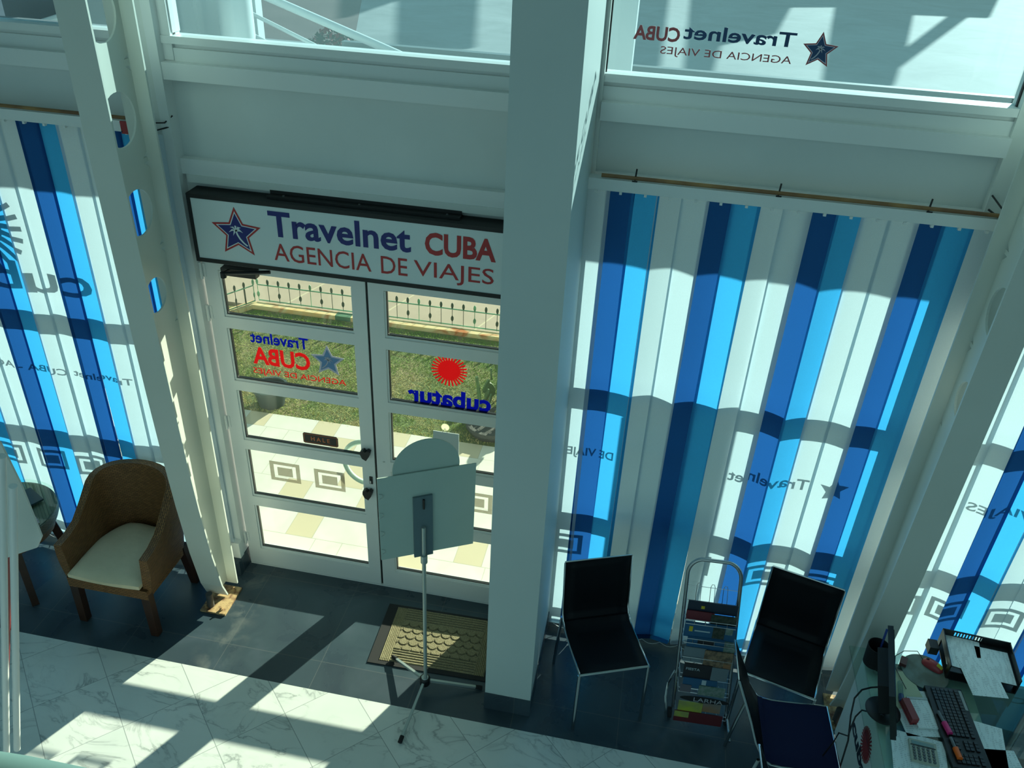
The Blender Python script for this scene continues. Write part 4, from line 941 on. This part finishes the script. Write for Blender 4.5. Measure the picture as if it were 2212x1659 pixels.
# ------------------------------------------------------------------ glass desk and what stands on it
dsk = thing('desk', 'glass topped reception desk with a printed front panel', 'desk', (1.75, -1.0, 0))
build('glass_top', MB().box(1.312, 2.30, -1.60, -.565, .738, .750).bevel(.002, 1), tableglass, dsk)
build('front_panel', MB().box(1.385, 1.405, -1.60, -.60, .10, .699), pbr('desk_panel', (.78, .84, .80), .45), dsk)
build('under_shelf', MB().box(1.385, 1.90, -1.60, -.60, .70, .712), pbr('shelf_grey', (.62, .70, .64), .5), dsk)
build('modesty_panel', MB().box(1.405, 2.25, -.64, -.62, .05, .73), pbr('desk_panel2', (.24, .32, .32), .45), dsk)
for x, y in ((1.44, -.68), (2.2, -.68), (2.2, -1.55)): build('leg', MB().tube([(x, y, 0), (x, y, .736)], .02, 14), steel, dsk, smooth=True)
me = text_mesh('cubatur', .55, .075, .002, .03); t = MB(); t.merge(me, frame_mat((1.3835, -.775, .385), (0, -1, 0), (0, 0, 1))); build('panel_lettering', t, pbr('dark_print', (.01, .02, .04), .5), dsk)
build('panel_emblem', MB().poly(burst_pts(.088, 28, .60), .002, frame_mat((1.3835, -.995, .535), (0, -1, 0), (0, 0, 1))), pbr('panel_red', (.30, .03, .035), .5), dsk)
# monitor
mo = thing('monitor', 'black computer monitor seen edge on, on the glass desk', 'monitor', (1.435, -.955, .75))
md = Vector((.160, .987, 0)); mu_ = Vector((-.267, .0433, .963)); mn = md.cross(mu_).normalized(); c0 = Vector((1.398, -.953, .965))
build('screen_housing', MB().obox(frame_mat(c0, md, mu_), .44, .28, .026).bevel(.005), black, mo)
build('screen_back', MB().obox(frame_mat(c0-mn*.035, md, mu_), .24, .18, .05).bevel(.02), blackm, mo)
build('screen', MB().obox(frame_mat(c0+mn*.0145, md, mu_), .415, .255, .003), pbr('screen_glass', (.01, .012, .015), .1), mo)
build('stand_neck', MB().obox(frame_mat(Vector((1.415, -.948, .83)), md, (0, 0, 1)), .06, .16, .025), black, mo)
build('stand_base', MB().lathe([(.080, 0), (.082, .006), (.074, .013), (.03, .02)], 40, (1.412, -.955, .7505)), black, mo, smooth=True)
# keyboard
kb = thing('keyboard', 'long black computer keyboard lying across the papers on the desk', 'keyboard', (1.742, -.985, .752), R(-86))
build('keyboard_case', MB().box(-.225, .225, -.088, .088, 0, .022).bevel(.008), black, kb, local=True)
kk = MB(); 
for r_ in range(6):
    y = .055-r_*.0205 - (.006 if r_ else 0)
    for q in range(23):
        x = -.205+q*.0182
        if q in (15, 19): continue
        if r_ in (3,) and q in (16, 17, 18): continue
        if r_ == 5 and 4 <= q <= 8: continue
        kk.obox(Matrix.Translation((x, y, .025)), .0152, .0165, .008)
    if r_ == 5: kk.obox(Matrix.Translation((-.095, y, .025)), .085, .0165, .008)
build('keys', kk, pbr('keycaps', (.014, .015, .017), .35), kb, local=True)['kind'] = 'stuff'
build('media_strip', MB().box(-.215, -.10, .070, .084, .022, .0235), pbr('silver_strip', (.30, .34, .34), .3), kb, local=True)
# mouse, pad
pad = build('mouse_pad', MB().lathe([(.112, 0), (.114, .002), (.112, .004)], 48), pbr('pad_grey', (.13, .155, .13), .7, noise=(9, .4, .6), col2=(.20, .27, .25))); pad.location = (1.668, -.660, .7505); tag(pad, 'round grey mouse pad left of the paper tray', 'mouse pad')
ms = thing('computer_mouse', 'red computer mouse with a yellow patch on the round pad', 'mouse', (1.712, -.618, .755), R(-35))
def mousefn(u, v): 
    a = math.pi*u; t_ = v*2-1; w = .030*(1-.25*t_*t_)*(1-abs(t_)**6)**.5; return (t_*.055, -w*math.cos(a), .002+.034*math.sin(a)*(1-.55*t_*t_)*(1-abs(t_)**8)**.5)
build('mouse_shell', MB().grid(mousefn, 12, 16), pbr('mouse_red', (.38, .05, .06), .35), ms, local=True, smooth=True)
build('mouse_patch', MB().grid(lambda u, v: tuple(Vector(mousefn(.35+.4*u, .66+.26*v))+Vector((0, 0, .0015))), 6, 6), pbr('mouse_yellow', (.55, .55, .06), .4), ms, local=True, smooth=True)
build('mouse_wheel', MB().tube([(-.030, -.003, .028), (-.030, .003, .028)], .008, 10), black, ms, local=True)
build('mouse_cable', MB().tube([(-.052, 0, .010), (-.09, .01, .03), (-.14, -.03, .02), (-.16, -.08, .004), (-.13, -.15, .003), (-.03, -.24, .003)], .002, 6), black, ms, local=True, smooth=True)
# papers
def mk_print():
    m, nt, b = node_mat('printed_sheet'); tc = nt.nodes.new('ShaderNodeTexCoord'); s_ = nt.nodes.new('ShaderNodeSeparateXYZ'); nt.links.new(tc.outputs['Object'], s_.inputs[0])
    ln = math_node(nt, 'GREATER_THAN', math_node(nt, 'SINE', math_node(nt, 'MULTIPLY', s_.outputs[1], 620)), .1)
    mp = nt.nodes.new('ShaderNodeMapping'); mp.inputs['Scale'].default_value = (60, 14, 1); nt.links.new(tc.outputs['Object'], mp.inputs[0])
    bl = math_node(nt, 'GREATER_THAN', noise(nt, mp.outputs[0], 1, 3), .52)
    c = mixc(nt, math_node(nt, 'MULTIPLY', math_node(nt, 'MULTIPLY', ln, bl), .45), (.82, .92, .92), (.25, .32, .35)); nt.links.new(c, b.inputs['Base Color']); b.inputs['Roughness'].default_value = .6; return m
prn = mk_print()
def sheet(label, x, y, z, w, d, rz, mat=prn): return flat_item('paper_sheet', label, 'paper', x, y, z, w, d, .0012, R(rz), mat, group='loose papers on the desk')
sheet('sheet under the keyboard sticking out to the right', 1.84, -1.06, .7508, .21, .29, -8)
sheet('sheet sliding out at the far right below the keyboard', 1.905, -1.20, .7508, .20, .28, 8)
sheet('pale sheet under the calculator', 1.535, -1.20, .7508, .24, .28, -6)
sheet('pale sheet under the notepad', 1.575, -.93, .7508, .19, .26, 10)
sheet('yellowish sheet beside the monitor under the red stapler', 1.535, -.80, .7512, .16, .22, 14, pbr('yellow_sheet', (.50, .56, .38), .6))
# black paper tray with sheets
ty = thing('paper_tray', 'black slotted paper tray full of sheets by the window', 'tray', (1.935, -.565, .75), R(-4))
f = MB().box(-.165, .165, -.125, .125, .055, .060).box(-.165, -.160, -.125, .125, .06, .10).box(.160, .165, -.125, .125, .06, .10)
f.box(-.165, .165, .120, .125, .06, .066).box(-.165, .165, .120, .125, .094, .102).box(-.165, -.11, .12, .125, .066, .094).box(.03, .165, .12, .125, .066, .094)
for k in range(10): f.box(-.11+k*.0145, -.11+k*.0145+.006, .12, .125, .066, .094)
build('tray_shell', f, black, ty, local=True); build('tray_lower', MB().box(-.165, .165, -.125, .125, .0, .006).box(-.165, -.158, .09, .125, .006, .055).box(.158, .165, .09, .125, .006, .055).box(.158, .165, -.125, -.09, .006, .055).box(-.165, -.158, -.125, -.09, .006, .055), black, ty, local=True)
flat_item('paper_sheet', 'printed sheet at the back left of the black tray', 'paper', 1.862, -.545, .8115, .17, .22, .002, R(-10), prn, group='sheets in the paper tray')
flat_item('paper_sheet', 'printed sheet at the back right of the black tray', 'paper', 2.005, -.59, .8115, .16, .21, .002, R(-4), prn, group='sheets in the paper tray')
flat_item('paper_sheet', 'topmost signed sheet hanging over the front of the black tray', 'paper', 1.915, -.685, .8140, .17, .24, .002, R(6), prn, group='sheets in the paper tray')
bx = thing('black_box', 'small black box tucked behind the paper tray', 'box', (1.735, -.50, .75)); build('body', MB().box(1.71, 1.755, -.53, -.47, .7505, .80).bevel(.004), black, bx)
# calculator
ca = thing('calculator', 'pale desk calculator with round grey keys at the bottom of the desk', 'calculator', (1.558, -1.155, .7525), R(-4))
build('calculator_body', MB().box(-.060, .060, -.060, .056, 0, .014).bevel(.004), pbr('calc_body', (.44, .47, .38), .45), ca, local=True)
build('display', MB().box(-.050, .048, .028, .046, .014, .0155), pbr('lcd', (.20, .30, .28), .2), ca, local=True); build('display_frame', MB().box(-.056, .054, .022, .026, .014, .016), black, ca, local=True)
for r_ in range(5):
    for q in range(5): build('key', MB().lathe([(.0072, 0), (.0066, .004)], 10, (-.044+q*.021, .012-r_*.0155, .014)), pbr('calc_key', (.10, .12, .12), .4), ca, local=True)
# notepad, stapler, pens
npd = thing('notepad', 'small white notepad with a pen beside it, left of the keyboard', 'notepad', (1.60, -.93, .7525), R(8)); build('pages', MB().box(-.05, .05, -.085, .085, 0, .010), prn, npd, local=True); build('binding', MB().box(-.05, .05, .075, .087, 0, .013), pbr('binding_white', (.5, .58, .58), .5), npd, local=True)
pn = build('pen', MB().tube([(1.545, -1.005, .757), (1.525, -.865, .757)], .004, 8), cd_, smooth=True); tag(pn, 'slim dark pen lying left of the notepad', 'pen')
sp = thing('stapler', 'dark red stapler beside the monitor edge', 'stapler', (1.530, -.93, .7522), R(12)); build('stapler_base', MB().box(-.018, .018, -.075, .06, 0, .010), coverred, sp, local=True); build('stapler_arm', MB().box(-.017, .017, -.075, .045, .014, .042).bevel(.006), coverred, sp, local=True)
hp = build('eraser', MB().obox(Matrix.Identity(4), .032, .055, .022).bevel(.004), pbr('maroon_plastic', (.10, .03, .03), .5)); hp.location = (1.568, -.625, .7625); hp.rotation_euler = (0, 0, R(-20)); tag(hp, 'small maroon block left of the mouse pad', 'eraser')
tp = thing('glue_stick', 'clear glue stick with a blue cap beside the monitor', 'glue stick', (1.515, -.80, .76)); build('tube', MB().tube([(1.515, -.845, .763), (1.525, -.765, .763)], .012, 14), glassy('clear_tube', (.75, .85, .85), haze=(.6, .7, .7, .4)), tp, smooth=True); build('cap', MB().tube([(1.510, -.885, .763), (1.515, -.845, .763)], .0125, 14), pbr('cap_blue', (.02, .06, .20), .4), tp, smooth=True)
for nm, lb, p0, p1, col in (('highlighter', 'pink highlighter lying on the keyboard', (1.665, -.925, .785), (1.693, -1.045, .785), (.75, .04, .22)), ('highlighter', 'orange highlighter lying at the near end of the keyboard', (1.690, -1.065, .785), (1.706, -1.175, .785), (.95, .16, .02))):
    h = thing(nm, lb, 'highlighter', p0, group='highlighters on the keyboard'); p0, p1 = Vector(p0), Vector(p1); k = .45 if 'pink' in lb else .0
    build('cap', MB().tube([p0.lerp(p1, .5), p1], .0135, 10), pbr('hl_%.2f' % col[0], col, .4), h, smooth=True); build('barrel', MB().tube([p0, p0.lerp(p1, .52)], .0075, 10), pbr('hl_barrel', (.16, .18, .20), .35), h, smooth=True)
# pen holder
ph = thing('pen_holder', 'round black mesh pen holder behind the monitor', 'pen holder', (1.425, -.66, .75)); build('cup', MB().lathe([(.050, 0), (.055, .125), (.052, .125), (.048, .006), (.001, .006)], 28, (1.415, -.655, .7505)), blackm, ph, smooth=True)
pn = build('pen', MB().tube([(1.425, -.66, .765), (1.452, -.58, .925)], .006, 8), pbr('pen_blue', (.01, .05, .28), .4), smooth=True); tag(pn, 'blue pen standing up in the pen holder', 'pen')
pn = build('pen', MB().tube([(1.415, -.67, .765), (1.430, -.70, .89)], .004, 8), cd_, smooth=True); tag(pn, 'black pen leaning in the pen holder', 'pen')
cb_ = thing('monitor_cable', 'black cables looping over the left edge of the desk', 'cable', (1.33, -.95, .76))
def pxx(px, py, x):   # point on the plane at x seen at a photograph pixel
    d = R0*(px-1106) + R1*(py-829.5) + R2*1826.97; return Vector((0, -3.9067, 4.2)) + d*(x/d.x)
build('cable', MB().tube([(1.40, -.90, .86), pxx(1882, 1485, 1.36), pxx(1862, 1490, 1.33), pxx(1846, 1508, 1.31), pxx(1838, 1545, 1.30), pxx(1832, 1600, 1.29), pxx(1815, 1655, 1.28), pxx(1795, 1700, 1.27)], .0045, 8), black, cb_, smooth=True)
build('cable', MB().tube([(1.40, -1.0, .775), pxx(1862, 1534, 1.335), pxx(1848, 1548, 1.315), pxx(1838, 1572, 1.30), pxx(1832, 1590, 1.28), pxx(1812, 1583, 1.24), pxx(1800, 1604, 1.20), (1.16, -.95, .012)], .0040, 8), black, cb_, smooth=True)
# office chair at the right edge, behind the desk
oc = thing('office_chair', 'dark swivel chair behind the desk at the right edge', 'chair', (2.16, -1.08, 0))
build('seat', MB().obox(Matrix.Translation((2.16, -1.08, .46)), .40, .42, .06).bevel(.02), pbr('dark_fabric', (.010, .014, .018), .7), oc); build('column', MB().tube([(2.16, -1.08, .06), (2.16, -1.08, .43)], .025, 12), black, oc, smooth=True)
for k in range(5): a = 2*math.pi*k/5; build('leg', MB().tube([(2.16, -1.08, .08), (2.16+.25*math.cos(a), -1.08+.25*math.sin(a), .03)], .016, 8), black, oc, smooth=True)
lb_ = build('litter_bin', MB().lathe([(.10, 0), (.13, .28), (.125, .28), (.096, .01), (.001, .01)], 28), pbr('bin_green', (.03, .22, .15), .5), smooth=True); lb_.location = (1.26, -1.36, .001); tag(lb_, 'green waste bin on the floor under the desk edge', 'bin')

# ------------------------------------------------------------------ stair rail at the left edge, gallery handrail
sr = thing('stair_railing', 'white tubular stair railing at the left edge of the view', 'railing', tuple(pxy(17, 1620, -1.95)))
for (a, b) in (((4, 985), (14, 1625)), ((28, 1050), (37, 1618))):
    build('baluster', MB().tube([pxy(*a, -1.9), pxy(*b, -1.9)], .0145, 16), alu, sr, smooth=True)
mb = MB(); pp = [pxy(*q, -1.80) for q in ((-80, 880), (0, 957), (46, 1050), (90, 1160), (80, 1183), (38, 1197), (-60, 1232))]
a_ = [mb.bm.verts.new(p) for p in pp]; b2_ = [mb.bm.verts.new(p+Vector((0, .008, 0))) for p in pp]; mb.bm.faces.new(a_); mb.bm.faces.new(b2_[::-1])
for i in range(7): mb.bm.faces.new((a_[i], a_[(i+1)%7], b2_[(i+1)%7], b2_[i]))
build('side_plate', mb, white, sr)
rp_ = build('red_post', MB().tube([pxy(24, 1090, -1.72), pxy(12, 1545, -1.72)], .011, 10), pbr('red_paint', (.28, .03, .03), .45), smooth=True); tag(rp_, 'slim dark red post behind the white stair railing', 'post')
hd = thing('gallery_handrail', 'thick pale green handrail at the bottom left corner', 'handrail', tuple(pxy(60, 1655, -3.0)))
build('rail', MB().tube([pxy(-260, 1640, -3.0), pxy(40, 1690, -3.0), pxy(300, 1745, -3.0)], .055, 24), pbr('rail_green', (.17, .24, .20), .7), hd, smooth=True)
